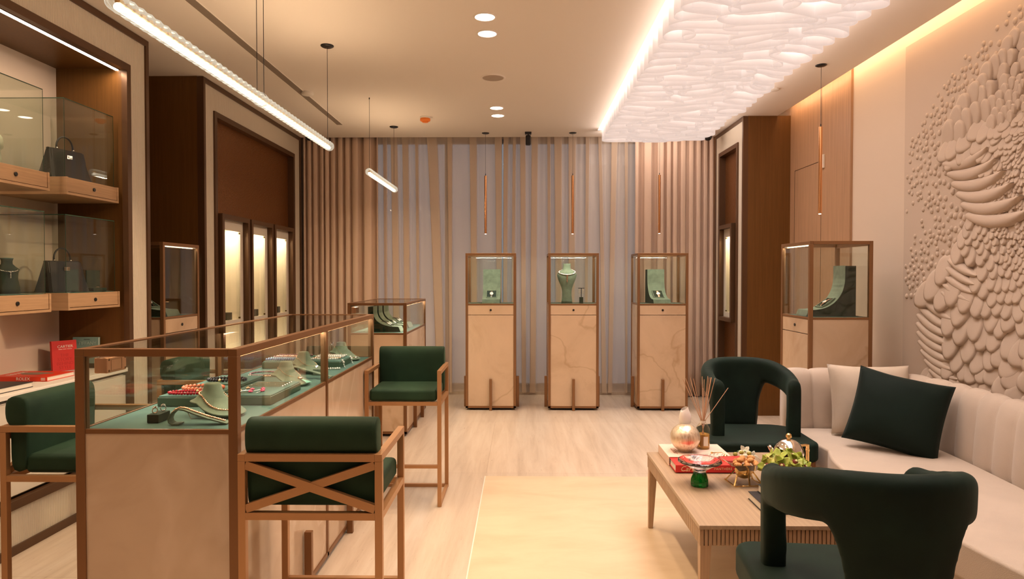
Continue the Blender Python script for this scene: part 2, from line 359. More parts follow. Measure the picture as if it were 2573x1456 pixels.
# back wall: glazing with slim frames behind the curtains
w = MB(); w.box(-3.1, -2.2, 8.25, 8.35, 0, CZ + .32).box(1.8, 2.8, 8.25, 8.35, 0, CZ + .32).box(-2.2, 1.8, 8.25, 8.35, CZ + .05, CZ + .32)
struct(w.build('wall_back', plaster))
slate = mat('slate_blue_sill', (.10, .13, .17), .5)
f = MB().frame(-2.2, 1.8, .03, CZ + .05, (.04, .04, .07, .05), 8.24, 8.30, ax='y')
for x in (-.9, .45): f.box(x - .022, x + .022, 8.24, 8.30, .1, CZ)
wf = struct(f.build('window_1', slate)); MB().box(-2.16, 1.76, 8.266, 8.274, .1, CZ).build('window_pane', glass, wf)
sbox('trim_3', trav, -2.6, 2.25, 8.06, 8.25, 0, .035)
# pavement and a far grey facade outside the window
asph = mat('pale_pavement', (.88, .88, .9), .9)
sbox('floor', asph, -8, 8, 8.36, 16, -.2, -.06)

# ---- left portals: dark outer frame, fluted cream band, dark inner frame
XL = -2.54
def portal(n, y0, y1, sgn, X, z0, inner, dep=.09):
    "frame standing on wall side; sgn=+1 faces +X"
    lo, hi = (X - .05, X) if sgn > 0 else (X, X + .05)
    struct(MB().frame(y0, y1, z0, CZ - .003, (.035, .035, .045, .04), lo, hi + (.004 if sgn > 0 else 0), ax='x').build('trim_%d' % n, frame_dark))
    iy0, iy1, iz0, iz1 = inner
    l2, h2 = (X - .05, X - .008) if sgn > 0 else (X + .008, X + .05)
    struct(MB().frame(y0 + .035, y1 - .035, z0 + .045, CZ - .043, (iy0 - y0 - .035, y1 - .035 - iy1, iz0 - z0 - .045, CZ - .043 - iz1), l2, h2, ax='x').build('trim_%d' % (n + 1), rib))
    l3, h3 = (X - dep, X + .006) if sgn > 0 else (X - .006, X + dep)
    struct(MB().frame(iy0, iy1, iz0, iz1, (.045, .045, .045, .045), l3, h3, ax='x').build('trim_%d' % (n + 2), frame_dark))
portal(4, .6, 4.64, 1, XL, 0, (.8, 4.42, .23, 2.77), .03)
portal(7, 5.44, 7.85, 1, XL, 0, (5.635, 7.63, .23, 2.77))
portal(10, 6.86, 7.85, -1, 2.21, 0, (7.02, 7.69, .23, 2.77))
# carcasses behind the portals
struct(MB().box(-3.0, XL - .031, 4.385, 4.60, 0, CZ - .005).build('wall_left', wood_dark))                  # shelving recess, far cheek
struct(MB().box(-3.0, -2.59, .6, 4.43, 2.74, CZ).build('wall_left', wood_dark)); struct(MB().box(-3.0, XL - .05, .55, .79, 0, CZ).build('wall_left', wood_dark))
struct(MB().box(-3.0, XL - .05, 5.44, 5.50, 0, CZ).build('wall_left', wood_dark))                  # near cheek of the second portal
struct(MB().box(-2.99, -2.985, 4.64, 5.44, 0, CZ).build('wall_left', wood_dark))
struct(MB().box(2.26, 2.68, 6.86, 6.92, 0, CZ + .0).build('wall_right', wood_dark))
struct(MB().box(2.21, 2.68, 7.85, 7.90, 0, CZ + .0).build('wall_right', wood_dark))
# hammered panels inside the second and third portals
NL = [(5.70, 6.28), (6.32, 6.88), (6.92, 7.50)]
def holed(lo, hi, y0, y1, z0, z1, holes, m):
    mb = MB(); ys = y0
    for a, b, p, q in holes:
        mb.box(lo, hi, ys, a, z0, z1); mb.box(lo, hi, a, b, z0, p); mb.box(lo, hi, a, b, q, z1); ys = b
    mb.box(lo, hi, ys, y1, z0, z1); return struct(mb.build('wall_left' if hi < 0 else 'wall_right', m))
holed(-2.64, -2.60, 5.64, 7.625, .24, 2.76, [(a + .05, b - .05, .97, 1.88) for a, b in NL], ham)
holed(2.27, 2.31, 7.03, 7.685, .24, 2.76, [(7.17, 7.53, .97, 1.90)], ham)
# the strip of light in the shelving recess
st = thing('strip_light', 'long slim lit strip light in the dark ceiling of the shelving recess', 'light', (-2.60, 3.0, 2.74))
MB().box(-.014, .014, -2.1, 1.385, -.012, 0).build('housing', frame_dark, st); MB().box(-.009, .009, -2.1, 1.38, -.016, -.012).build('lamp_strip', led, st)
sw = thing('wall_switch', 'small white switch plate on the wood veneer wall behind the rod pendant', 'switch', (2.68, 6.13, 2.42))
MB().box(-.02, 0, -.045, .045, -.06, .06).build('plate', white_p, sw, bev=.004); MB().box(-.024, -.02, -.02, .02, -.025, .025).build('button', white_p, sw)

# ---- ceiling fittings
def downlight(x, y, label):
    t = thing('downlight', label, 'ceiling light', (x, y, CZ), group='recessed downlights')
    MB().frame(-.075, .075, -.075, .075, .0, 0, .01, ax='z')
    MB().lathe([(.072, 0), (.072, -.004), (.062, -.006), (.060, -.002), (.060, 0)], 32, caps=False).build('trim_ring', ceil_m, t, smooth=True)
    MB().lathe([(.058, -.0015), (.058, -.004), (.001, -.0045)], 32, caps=False).build('lens', led_down, t)
for (x, y), l in zip(DOWN, ['bright round downlight in the ceiling, the nearest of the four', 'second nearest bright round downlight, just behind the nearest one',
                            'third round downlight, beyond the speaker grille', 'farthest round downlight, nearest the curtains']): downlight(x, y, l)
t = thing('ceiling_speaker', 'round grey ceiling speaker grille between the two pairs of downlights', 'speaker', (-.228, 5.52, CZ))
MB().lathe([(.10, 0), (.10, -.003), (.088, -.006), (.086, -.003), (.086, 0)], 40, caps=False).build('rim', ceil_m, t, smooth=True)
MB().lathe([(.084, -.001), (.084, -.004), (.03, -.005), (.012, -.009), (.001, -.009)], 40, caps=False).build('grille', mat('grille_grey', (.42, .34, .27), .7), t)
t = thing('smoke_detector', 'orange capped smoke detector on the ceiling, left of the far downlights', 'smoke detector', (-.964, 6.86, CZ))
orange = mat('orange_plastic', (.85, .22, .03), .45)
MB().lathe([(.052, 0), (.052, -.016), (.047, -.018)], 32, caps=False).build('base', white_p, t, smooth=True)
MB().lathe([(.050, -.016), (.052, -.034), (.046, -.044), (.032, -.046), (.029, -.056), (.001, -.058)], 32, caps=False).build('cap', orange, t, bev=.001)
t = thing('smoke_detector', 'small white disc detector on the ceiling beside the left pendant wire', 'smoke detector', (-1.857, 5.93, CZ))
MB().lathe([(.05, 0), (.052, -.018), (.046, -.026), (.001, -.028)], 32, caps=False).build('base', white_p, t, smooth=True)
t = thing('ceiling_sensor', 'flat white round sensor on the ceiling right of the ribbon lamp', 'sensor', (2.15, 5.89, CZ))
MB().lathe([(.052, 0), (.052, -.008), (.045, -.012), (.001, -.013)], 32, caps=False).build('cover', white_p, t, smooth=True)
t = thing('ceiling_sensor', 'faint flat disc on the ceiling just past the farthest downlight', 'sensor', (-.245, 6.98, CZ))
MB().lathe([(.045, 0), (.045, -.003), (.001, -.004)], 32, caps=False).build('cover', ceil_m, t)
def dome_cam(x, y, label):
    t = thing('dome_camera', label, 'camera', (x, y, CZ), group='dome cameras')
    MB().lathe([(.062, 0), (.062, -.05), (.055, -.058), (.045, -.06)], 28, caps=False).build('housing', white_p, t, smooth=True)
    MB().lathe([(.046, -.058), (.044, -.075), (.034, -.094), (.018, -.105), (.001, -.108)], 28, caps=False).build('dome', black, t, smooth=True)
dome_cam(2.05, 7.56, 'white dome camera with black lens at the far right end of the ribbon lamp')
dome_cam(-2.33, 7.5, 'dome camera on the ceiling partly hidden behind the long glass tube pendant')
t = thing('spot_camera', 'small black box camera hanging from the ceiling in front of the sheer curtain', 'camera', (.075, 7.60, CZ))
MB().box(-.036, .036, -.03, .03, -.024, 0).build('mount', black, t, bev=.004); MB().tube([(0, 0, -.02), (0, 0, -.04)], .008).build('stem', black, t)
b_ = MB().box(-.028, .028, -.03, .03, -.145, -.036).build('body', black, t, bev=.012, seg=3)
MB().tube([(0, -.030, -.08), (0, -.034, -.08)], .009).build('lens', mat('lens_glass', (.03, .03, .035), .05), b_)
# linear slot diffuser in the ceiling
slot_m = mat('slot_grey', (.26, .21, .17), .6)
t = thing('air_diffuser', 'long narrow grey slot diffuser in the ceiling left of the downlights', 'air vent', (-1.912, 5.0, CZ))
MB().box(-.032, .030, -4.6, 2.2, -.002, .001).build('slot', slot_m, t); MB().box(-.036, -.032, -4.6, 2.2, -.004, .001).box(.030, .034, -4.6, 2.2, -.004, .001).build('edge', ceil_m, t)

# ---- the ribbon ceiling lamp
lampt = thing('ribbon_ceiling_lamp', 'huge glowing white ceiling lamp of wavy hanging ribbons over the lounge', 'ceiling light', (1.43, 4.3, CZ))
MB().box(RX0 + .02 - 1.43, RX1 - .02 - 1.43, RY0 + .02 - 4.3, RY1 - .02 - 4.3, .15, .16).build('light_panel', lampface, lampt)
rnd = random.Random(11)
row = 0; y = 1.34; LX0, LX1 = .868, 1.965
while y < 7.40:
    nc = rnd.choice([3, 4, 4, 5, 5, 6]); cuts = [(i + 1 + rnd.uniform(-.28, .28)) / (nc + 0.) for i in range(nc - 1)]
    xs = [LX0] + [LX0 + (LX1 - LX0) * (c_ + rnd.uniform(-.05, .05)) for c_ in cuts] + [LX1 + rnd.uniform(-.015, .02)]
    for x0, x1 in zip(xs, xs[1:]):
        first, last = x0 == xs[0], x1 == xs[-1]; x0 -= 0 if first else .035; x1 += 0 if last else .035
        a_, c_ = (x1 - x0) / 2, (x0 + x1) / 2; b0 = rnd.uniform(.062, .090); n = 72; pts = []; ph = rnd.uniform(0, 6); kk = rnd.uniform(3.5, 6.5)
        for i in range(n):
            t_ = 2 * PI * i / n; cc, ss = math.cos(t_), math.sin(t_); xx = c_ + a_ * math.copysign(abs(cc) ** .85, cc)
            edge = min(1, min(xx - LX0, LX1 - xx) / .25 + .25)
            yc = y + .17 * noise.noise(Vector((xx * 2.4, row * .22, 3.3))) * edge + .030 * math.sin(kk * xx + ph) * edge
            w_ = b0 * (1 + .25 * math.sin(1.7 * kk * xx + ph * 2))
            pts.append((xx, min(7.49, max(1.23, yc + w_ * math.copysign(abs(ss) ** .85, ss)))))
        zb = -.135 + rnd.uniform(-.014, .014); rows = []; th = .0016
        for i, (px, py) in enumerate(pts + pts[:1]):
            p_, q_ = pts[(i + 1) % n], pts[(i - 1) % n]; qx, qy = p_[0] - q_[0], p_[1] - q_[1]
            l = math.hypot(qx, qy) or 1; nx_, ny_ = -qy / l * th, qx / l * th
            rows.append([(px + nx_ - 1.43, py + ny_ - 4.3, .12), (px + nx_ - 1.43, py + ny_ - 4.3, zb), (px - nx_ - 1.43, py - ny_ - 4.3, zb), (px - nx_ - 1.43, py - ny_ - 4.3, .12)])
        ob = MB().grid(rows, closed=True).build('ribbon', ribm, lampt, fix=False, smooth=True)
        ob.data.polygons.foreach_set('use_smooth', [k % 4 in (0, 2) for k in range(len(ob.data.polygons))])
    y += rnd.uniform(.145, .175); row += 1

# ---- glass tube pendants
def tube_pendant(x, z, y0, y1, joints, cords, label):
    t = thing('tube_pendant', label, 'pendant light', (x, y0, CZ)); zz = z - CZ; ln = y1 - y0
    N_ = int(ln / .028); n = 12; rows = []
    for i in range(N_ + 1):
        yy = ln * i / N_; rr = [.034 if (i + k) % 2 else .0295 for k in range(n)]
        rows.append([(rr[k] * math.cos(2 * PI * k / n), yy, zz + rr[k] * math.sin(2 * PI * k / n)) for k in range(n)])
    MB().grid(rows, closed=True).build('crystal_tube', tube_m, t)
    for e in (0, ln):
        s_ = -1 if e == 0 else 1
        MB().grid([[(r_ * math.cos(2 * PI * k / 16), e + s_ * o_, zz + r_ * math.sin(2 * PI * k / 16)) for k in range(16)] for r_, o_ in ((.033, 0), (.031, .012), (.022, .024), (.001, .03))], closed=True).build('end_cap', tube_m, t, smooth=True)
    MB().tube([(0, .01, zz - .013), (0, ln - .01, zz - .013)], .0135, 12).build('lamp_core', core_m, t)
    g = MB(); m_ = int(ln / .045)
    g.box(-.005, .005, .01, ln - .01, zz + .004, zz + .012)
    for i in range(m_): g.box(-.009, .009, .012 + i * ln / m_, .012 + i * ln / m_ + .026, zz + .001, zz + .014)
    g.build('gold_rail', gold, t)
    for j in joints: MB().tube([(0, j - y0 - .012, zz), (0, j - y0 + .012, zz)], .037, 20, caps=False).build('joint_ring', tube_m, t, smooth=True)
    for j, dx, can in cords:
        MB().tube([(dx, j - y0, zz + .03), (dx, j - y0, -.002)], .0018, 6).build('cord', black, t)
        if can: MB().lathe([(.045, 0), (.045, -.006), (.036, -.012), (.001, -.013)], 24, (dx, j - y0, 0), caps=False).build('canopy', black, t, smooth=True)
        else: MB().tube([(dx, j - y0, -.014), (dx, j - y0, 0)], .005, 8).build('cord_holder', black, t)
tube_pendant(-1.345, 2.312, 2.26, 4.78, [3.52], [(4.74, 0, True), (3.50, -.01, False), (3.54, .01, False), (2.3, 0, True)], 'long glowing crystal tube pendant hanging over the front counter')
tube_pendant(-1.361, 2.335, 6.10, 7.34, [], [(7.30, 0, True), (6.12, 0, False)], 'short glowing crystal tube pendant in front of the sheer curtain')
for dz, r_, e_ in ((-.029, 0, 12), (.016, PI, 7.5)): lamp('AREA', 'tube_pendant_light', (-1.345, 3.52, 2.312 + dz), e_, WARM, rot=(r_, 0, 0), size=.02, size_y=2.44)
for dz, r_, e_ in ((-.029, 0, 11), (.016, PI, 3)): lamp('AREA', 'tube_pendant_light', (-1.361, 6.72, 2.335 + dz), e_, WARM, rot=(r_, 0, 0), size=.02, size_y=1.16)
# ---- bronze rod pendants
def rod(x, y, z0, z1, label):
    t = thing('rod_pendant', label, 'pendant light', (x, y, CZ), group='bronze rod pendants')
    MB().lathe([(.042, 0), (.042, -.004), (.03, -.010), (.001, -.011)], 24, caps=False).build('canopy', black, t, smooth=True)
    MB().tube([(0, 0, 0), (0, 0, z1 - CZ)], .0016, 6).build('cord', black, t)
    MB().tube([(0, 0, z1 - CZ), (0, 0, z1 - CZ + .022)], .004, 8).build('cord_grip', black, t)
    MB().tube([(0, 0, z0 - CZ), (0, 0, z1 - CZ)], .0135, 20).build('rod', copper, t, smooth=False, bev=.001)
    MB().tube([(0, 0, z0 - CZ - .001), (0, 0, z0 - CZ - .004)], .009, 16).build('lens', led_down, t)
    lamp('SPOT', 'rod_pendant_beam', (x, y, z0 - .012), 6, (1, .86, .68), spot=50, blend=.6, radius=.01)
rod(-.40, 7.64, 1.877, 2.525, 'bronze rod pendant above the left of the three far pedestals')
rod(.572, 7.64, 1.877, 2.525, 'bronze rod pendant above the middle far pedestal with the bust')
rod(1.537, 7.64, 1.882, 2.53, 'bronze rod pendant above the right of the three far pedestals')
rod(2.268, 5.227, 1.877, 2.534, 'bronze rod pendant above the pedestal beside the sofa')

# ---- curtains
def cloth(name, top, bot, z1, z0, m, label, nz=10, thick=0, group=None, ease=1.):
    rows = []
    for i in range(nz + 1):
        f = i / nz; e = f ** ease
        rows.append([(a[0] + (b[0] - a[0]) * e, a[1] + (b[1] - a[1]) * e, z1 + (z0 - z1) * f) for a, b in zip(top, bot)])
    ob = MB().grid(rows).build(name, m, smooth=True, fix=False)
    if thick: s_ = ob.modifiers.new('th', 'SOLIDIFY'); s_.thickness = thick
    return tag(ob, label, 'curtain', group)
def pleats(x0, x1, y, per, amp, seed, wide=None):
    r = random.Random(seed); pts = []; x = x0
    while x < x1:
        w = per * r.uniform(.8, 1.2)
        if wide and wide[0] < x < wide[1]: w *= wide[2]
        a = amp * r.uniform(.8, 1.15)
        for k in range(12):
            u = k / 12; ph = 2 * PI * u
            pts.append((x + w * u + .28 * w * math.sin(2 * ph) * .5, y - a * (abs(math.cos(ph / 2)) ** .5 * 1.0 - .5) * 1.6 if True else 0))
        x += w
    return pts
tp = pleats(-2.53, -1.74, 7.95, .074, .055, 3, (-1.98, -1.5, 2.0)); cloth('drape', tp, tp, 3.2, .012, drape, 'heavy taupe pleated drape at the left edge of the window', thick=.003, group='taupe drapes')
tp = pleats(1.31, 2.24, 7.95, .082, .055, 5, (1.2, 1.60, 1.7)); cloth('drape', tp, tp, 3.2, .012, drape, 'heavy taupe pleated drape at the right end behind the pedestals', thick=.003, group='taupe drapes')
PXY = 8.07
def X8(px): return (px - 1310) * PXY / 1715
def sheer_panel(pt0, pt1, pb0, pb1, bundles, seed, label, z0=.03):
    r = random.Random(seed); top = []; bot = []
    B = sorted(bundles); ct, cb = X8(pt0), X8(pb0)
    def ripple(a, b, c_, d_, n=14, amp=.012):
        k_ = max(1, int((b - a) / .20)); f0 = r.uniform(0, 6)
        for i in range(n):
            u = i / n; s_ = math.sin(f0 + u * 2 * PI * k_)
            top.append((a + (b - a) * u, PXY + amp * 1.0 * s_)); bot.append((c_ + (d_ - c_) * u, PXY + amp * .2 * s_))
    for tl, tr, bl, br in B:
        tl, tr, bl, br = X8(tl), X8(tr), X8(bl), X8(br)
        ripple(ct, tl, cb, bl, amp=.012)
        n = 7
        for p_, (s_, e_, yo) in enumerate(((0, 1, -.0), (1, 0, -.022), (0, 1, -.044))):
            for i in range(n):
                u = s_ + (e_ - s_) * i / (n - 1); o_ = .012 * math.cos(PI * (i / (n - 1) - .5) * 2)
                top.append((tl + (tr - tl) * u, PXY + yo - .022 * i / (n - 1))); bot.append((bl + (br - bl) * u, PXY + yo - .022 * i / (n - 1)))
        ct, cb = tr, br
        top.append((ct + .003, PXY - .02)); bot.append((cb + .003, PXY - .02)); ct += .006; cb += .006
    ripple(ct, X8(pt1), cb, X8(pb1))
    return cloth('sheer_curtain', top, bot, 3.2, z0, sheer, label, nz=8, group='sheer curtains', ease=.8)
sheer_panel(916, 1262.5, 916, 1261, [(938, 950, 940, 948), (964, 974, 968, 973), (983, 999, 990, 1006), (1012, 1027, 1018, 1032), (1044, 1052, 1050, 1056), (1072, 1098, 1098, 1118), (1125, 1138, 1130, 1136), (1180, 1199, 1186, 1199), (1243, 1261, 1250, 1260)], 3,
            'left half of the sheer window curtain, gathered in soft folds')
sheer_panel(1264.5, 1606, 1263, 1606, [(1266, 1278, 1264, 1273), (1289, 1297, 1284, 1292), (1306, 1320, 1311, 1322), (1336, 1352, 1331, 1346), (1374, 1382, 1378, 1384), (1391, 1411, 1397, 1411), (1427, 1446, 1428, 1442), (1470, 1480, 1468, 1474), (1500, 1507, 1511, 1523), (1535, 1550, 1526, 1537), (1566, 1574, 1570, 1575)], 8,
            'right half of the sheer window curtain, beside the thin gap')

# ---- relief artwork on the right wall
art = thing('wall_relief', 'large cream plaster relief of petals and pebbles on the right wall', 'artwork', (2.68, 3.0, 0))
relm = mat('relief_plaster', (.56, .45, .36), .8, spec=.2)
MB().box(-.022, 0, -1.6, 1.79, .05, 2.985).build('backing_panel', relm, art, bev=.002)
rr = random.Random(5)
BND = [(0, 4.40), (.6, 4.42), (.9, 4.50), (1.12, 4.55), (1.3, 4.50), (1.42, 4.34), (1.55, 4.18), (1.75, 4.06), (1.9, 4.20), (2.05, 4.30), (2.35, 4.28), (2.45, 4.10), (2.6, 3.90), (2.75, 3.6), (2.9, 3.1), (3.1, 2.6)]
def petal(mb, y, z, a, b, ang, lift):
    # ellipse in the wall plane; tip direction ang; tip lifted off the wall, domed
    ca, sa = math.cos(ang), math.sin(ang); rows = []
    nr, nn = 5, 20
    for i in range(nr + 1):
        q = i / nr; row = []
        for k in range(nn):
            t_ = 2 * PI * k / nn; u = a * q * math.cos(t_); v_ = b * q * math.sin(t_) * (1 - .16 * math.cos(t_))
            h = .004 + lift * (.5 + .5 * u / a) + .007 * (b / .06) * (1 - (q * .97) ** 4) + (.0015 if i == nr - 1 else 0)
            row.append((-.022 - h, y - 3.0 + (u * ca - v_ * sa), z + u * sa + v_ * ca))
        rows.append(row)
    row = [(-.021, p[1], p[2]) for p in rows[-1]]; rows.append(row); mb.grid(rows, closed=True)
pet = MB(); placed = []
def field(y, z):
    n1 = noise.noise(Vector((y * 1.3, z * 1.3, 4.2))); n2 = noise.noise(Vector((y * .8, z * .8, 9.1)))
    r_ = .048 + .060 * n1 + .028 * n2; return max(.016, min(.085, r_)), n2
cand = []
for i in range(16000):
    y_ = rr.uniform(1.55, 4.6); z_ = rr.uniform(.1, 2.93)
    if y_ > interp(BND, z_): continue
    if (3.98 < y_ < 4.34 and 1.74 < z_ < 2.12) or (4.24 < y_ < 4.60 and .76 < z_ < 1.27) or (4.02 < y_ < 4.28 and 1.32 < z_ < 1.52): continue
    cand.append((y_, z_))
cand.sort(key=lambda p: -field(*p)[0] + rr.uniform(-.02, .02))
cells = {}
for y_, z_ in cand:
    r_, n2 = field(y_, z_); ok = True; ci, cj = int(y_ / .15), int(z_ / .15)
    for a_ in range(ci - 1, ci + 2):
        for b_ in range(cj - 1, cj + 2):
            for (py, pz, pr) in cells.get((a_, b_), ()):
                if math.hypot(py - y_, (pz - z_)) < .53 * (r_ + pr): ok = False; break
            if not ok: break
        if not ok: break
    if ok: cells.setdefault((ci, cj), []).append((y_, z_, r_)); placed.append((y_, z_, r_))
for y_, z_, r_ in placed:
    n3 = noise.noise(Vector((y_ * .9, z_ * .9, 20)))
    ang = -PI / 2 + .7 + n3 * 2.2 + rr.uniform(-.25, .25)          # tips point down and towards the far end
    if z_ > 2.25: ang = PI / 2 + .5 + n3 + rr.uniform(-.3, .3)
    petal(pet, y_, z_, r_ * 1.30, r_ * .98, ang, .006 + .46 * r_)
# fans of long curved feathers
def feather(mb, y, z, ln, ang, curl, w=.035):
    rows = []; n = 12
    for i in range(n + 1):
        t_ = i / n; aa = ang + curl * t_
        cx = y + ln * t_ * math.cos(ang + curl * t_ / 2); cz = z + ln * t_ * math.sin(ang + curl * t_ / 2); ww = w * math.sin(PI * min(1, .12 + t_ * .88)) ** .6 + .002
        row = []
        for k in range(9):
            q = -1 + k / 4; row.append((-.022 - .004 - .034 * (1 - q * q) ** .5, cx - 3.0 - ww * q * math.sin(aa), cz + ww * q * math.cos(aa)))
        rows.append(row)
    mb.grid(rows)
for i in range(6): feather(pet, 4.30 - .045 * i, 2.10 - .068 * i, .40 + .02 * i, PI + .30 + .02 * i, -.75, .040)
for i in range(9): feather(pet, 4.57 - .006 * (i - 3) ** 2, 1.26 - .058 * i, .36, PI + .62 - .02 * i, -.55, .034)
for i in range(5): feather(pet, 4.24 + .015 * i, 1.50 - .05 * i, .28, PI + .55, -.4, .028)
pet.build('petals', relm, art, smooth=True)
peb = MB(); pl = []
for i in range(9000):
    z_ = rr.uniform(1.25, 2.93); bd = interp(BND, z_); y_ = rr.uniform(2.2, 4.76)
    dist = y_ - bd
    if dist < .0 or dist > .75: continue
    dens = max(0, 1 - dist / (.62 if z_ < 2.3 else .5)) * (.5 + 1.2 * noise.noise(Vector((y_ * 3, z_ * 3, 1))) + .35)
    if rr.random() > dens * 1.3: continue
    r_ = .0125 + .007 * max(0, 1 - dist / .6) * rr.uniform(.5, 1)
    if any(abs(a_ - y_) < .04 and math.hypot(a_ - y_, b_ - z_) < 2.15 * r_ for a_, b_ in pl): continue
    pl.append((y_, z_)); peb.ball((-.022, y_ - 3, z_), r_, 8, 6, (.75, 1, 1.2))
peb.build('pebble_pattern', relm, art, smooth=True)

# ================================================================== DISPLAY CASES
def knob(parent, loc, axis):
    d = {'-y': (0, -1, 0), '+x': (1, 0, 0), '-x': (-1, 0, 0)}[axis]; p = Vector(loc); q = p + Vector(d) * .006
    MB().tube([p, q], .011, 20).build('lock', black, parent, smooth=False, bev=.001)
def strut_prop(): pass
def case(name, label, cat, x0, x1, y0, y1, h, deck, stonem, group=None, post=.028, drawer=None, mids=(), struts=(), rim=.022, light=3., lstrips=True):
    cx, cy = (x0 + x1) / 2, (y0 + y1) / 2; t = thing(name, label, cat, (cx, cy, 0), group=group); W, D = (x1 - x0) / 2, (y1 - y0) / 2; p = post; zb = .022
    f = MB()
    f.frame(-W, W, -D, D, p, h - rim, h, ax='z')
    for sx_ in (-1, 1):
        for sy_ in (-1, 1):
            xa, ya = (-W if sx_ < 0 else W - p), (-D if sy_ < 0 else D - p); f.box(xa, xa + p, ya, ya + p, zb, h - rim)
    for m_ in mids:
        f.box(W - p, W, m_ - cy - .013, m_ - cy + .013, zb, h - rim); f.box(-W, -W + p, m_ - cy - .013, m_ - cy + .013, deck, h - rim)
    f.frame(-W, W, -D, D, p, zb, zb + .022, ax='z')
    f.frame(-W + .004, W - .004, -D + .004, D - .004, .012, deck - .012, deck + .004, ax='z')
    f.build('frame', bronze_l if name == 'display_pedestal' else bronze, t, bev=.0015)
    MB().box(-W + .05, W - .05, -D + .05, D - .05, 0, zb + .01).build('plinth', black, t)
    s_ = MB(); i = .006; zt = deck - .012
    dz = deck - .115
    def face(ax, side, a0, a1, z0, z1, th=.012):
        if ax == 'y': return (a0, a1, (-D + i if side < 0 else D - i - th), (-D + i + th if side < 0 else D - i), z0, z1)
        return ((-W + i if side < 0 else W - i - th), (-W + i + th if side < 0 else W - i), a0, a1, z0, z1)
    faces = [('y', -1), ('y', 1), ('x', -1), ('x', 1)]
    for ax, sd in faces:
        key = {('y', -1): '-y', ('y', 1): '+y', ('x', -1): '-x', ('x', 1): '+x'}[(ax, sd)]; A = (W if ax == 'y' else D) - p + .001
        top = dz - .003 if drawer == key else zt
        if ax == 'x' and mids:
            yy = [-A] + [m_ - cy for m_ in mids] + [A]
            for a_, b_ in zip(yy, yy[1:]): s_.box(*face(ax, sd, a_ + .003, b_ - .003, zb + .022, top))
        else: s_.box(*face(ax, sd, -A, A, zb + .022, top))
        if drawer == key:
            dr = MB().box(*face(ax, sd, -A, A, dz + .002, zt - .002, .014)).build('drawer', stonem, t)
            fc = face(ax, sd, -A, A, dz, zt, .014); zk = (dz + zt) / 2
            knob(dr, (0, -D + i, zk) if key == '-y' else ((-W + i, 0, zk) if key == '-x' else (W - i, 0, zk)), key)
    s_.build('stone_panel', stonem, t)
    MB().box(-W + .014, W - .014, -D + .014, D - .014, deck - .03, deck).build('display_deck', suede_deck, t)
    g0, g1 = deck + .001, h - rim
    def pane(*b): MB().box(*b).build('glass_pane', glass, t)
    pane(-W + p, W - p, -D + .008, -D + .013, g0, g1); pane(-W + p, W - p, D - .013, D - .008, g0, g1)
    ys = [-D + p] + [m_ - cy for m_ in mids] + [D - p]
    for a_, b_ in zip(ys, ys[1:]):
        pane(-W + .008, -W + .013, a_ + (.013 if mids and a_ != ys[0] else 0), b_ - (.013 if mids and b_ != ys[-1] else 0), g0, g1); pane(W - .013, W - .008, a_ + (.013 if mids and a_ != ys[0] else 0), b_ - (.013 if mids and b_ != ys[-1] else 0), g0, g1)
    MB().box(-W + p, W - p, -D + p, D - p, h - .008, h - .003).build('glass_top', glass, t)
    lt = MB(); lp = MB(); zz = h - rim
    for s_x in (-1, 1):
        a_, b_ = sorted((s_x * (W - p + .004), s_x * (W - .015))); lt.box(a_, b_, -D + p + .002, D - p - .002, zz - .0015, zz + .001)
        a_, b_ = sorted((s_x * (W - p), s_x * (W - p + .003))); lp.box(a_, b_, -D + p, D - p, zz - .009, zz)
    lp.build('light_baffle', bronze_l if name == 'display_pedestal' else bronze, t)
    lt.build('light_strip', led_case, t)
    if name == 'display_pedestal':
        e = (p - .003 + .013) / 2 + .0005; sz = max(.008, p - .019)
        if drawer == '-y': lamp('AREA', 'case_light', (cx, cy - (D - e), zz - .003), light, CASE, rot=(math.radians(12), 0, 0), size=2 * W - 2 * p - .06, size_y=sz)
        else:
            s_x = 1 if drawer == '+x' else -1; lamp('AREA', 'case_light', (cx + s_x * (W - e), cy, zz - .003), light, CASE, rot=(0, math.radians(12 * s_x), 0), size=sz, size_y=2 * D - 2 * p - .06)
    else:
      for sx_ in (1, -1):
        lamp('AREA', 'case_light', (cx + sx_ * (W - (p - .003 + .013) / 2 - .0005), cy, zz - .003), light, CASE, rot=(0, 0, 0), size=max(.008, p - .019), size_y=(2 * D - 2 * p - .03) if sx_ > 0 else (2 * D - .42))
    for (ax, sd, a_) in struts:
        w_ = .014; hh = .33 if name != 'display_counter' else .28
        if ax == 'y': MB().box(a_ - cx - w_, a_ - cx + w_, -D - .032 if sd < 0 else D, -D if sd < 0 else D + .032, 0, hh).build('leg', bronze_l if name == 'display_pedestal' else bronze, t, bev=.0015)
        else: MB().box(-W - .032 if sd < 0 else W, -W if sd < 0 else W + .032, a_ - cy - w_, a_ - cy + w_, 0, hh).build('leg', bronze_l if name == 'display_pedestal' else bronze, t, bev=.0015)
    return t
CX0, CX1, CY0, CY1 = -1.498, -.950, 2.262, 4.38; DK = .882
counter = case('display_counter', 'long glass topped jewellery counter with pale stone base and brown frame', 'display counter', CX0, CX1, CY0, CY1, 1.157, DK, onyx2, post=.031, mids=[3.325],
     struts=[('x', 1, 2.965), ('x', 1, 3.69), ('x', -1, 2.965), ('x', -1, 3.69)], rim=.026, light=4.5)
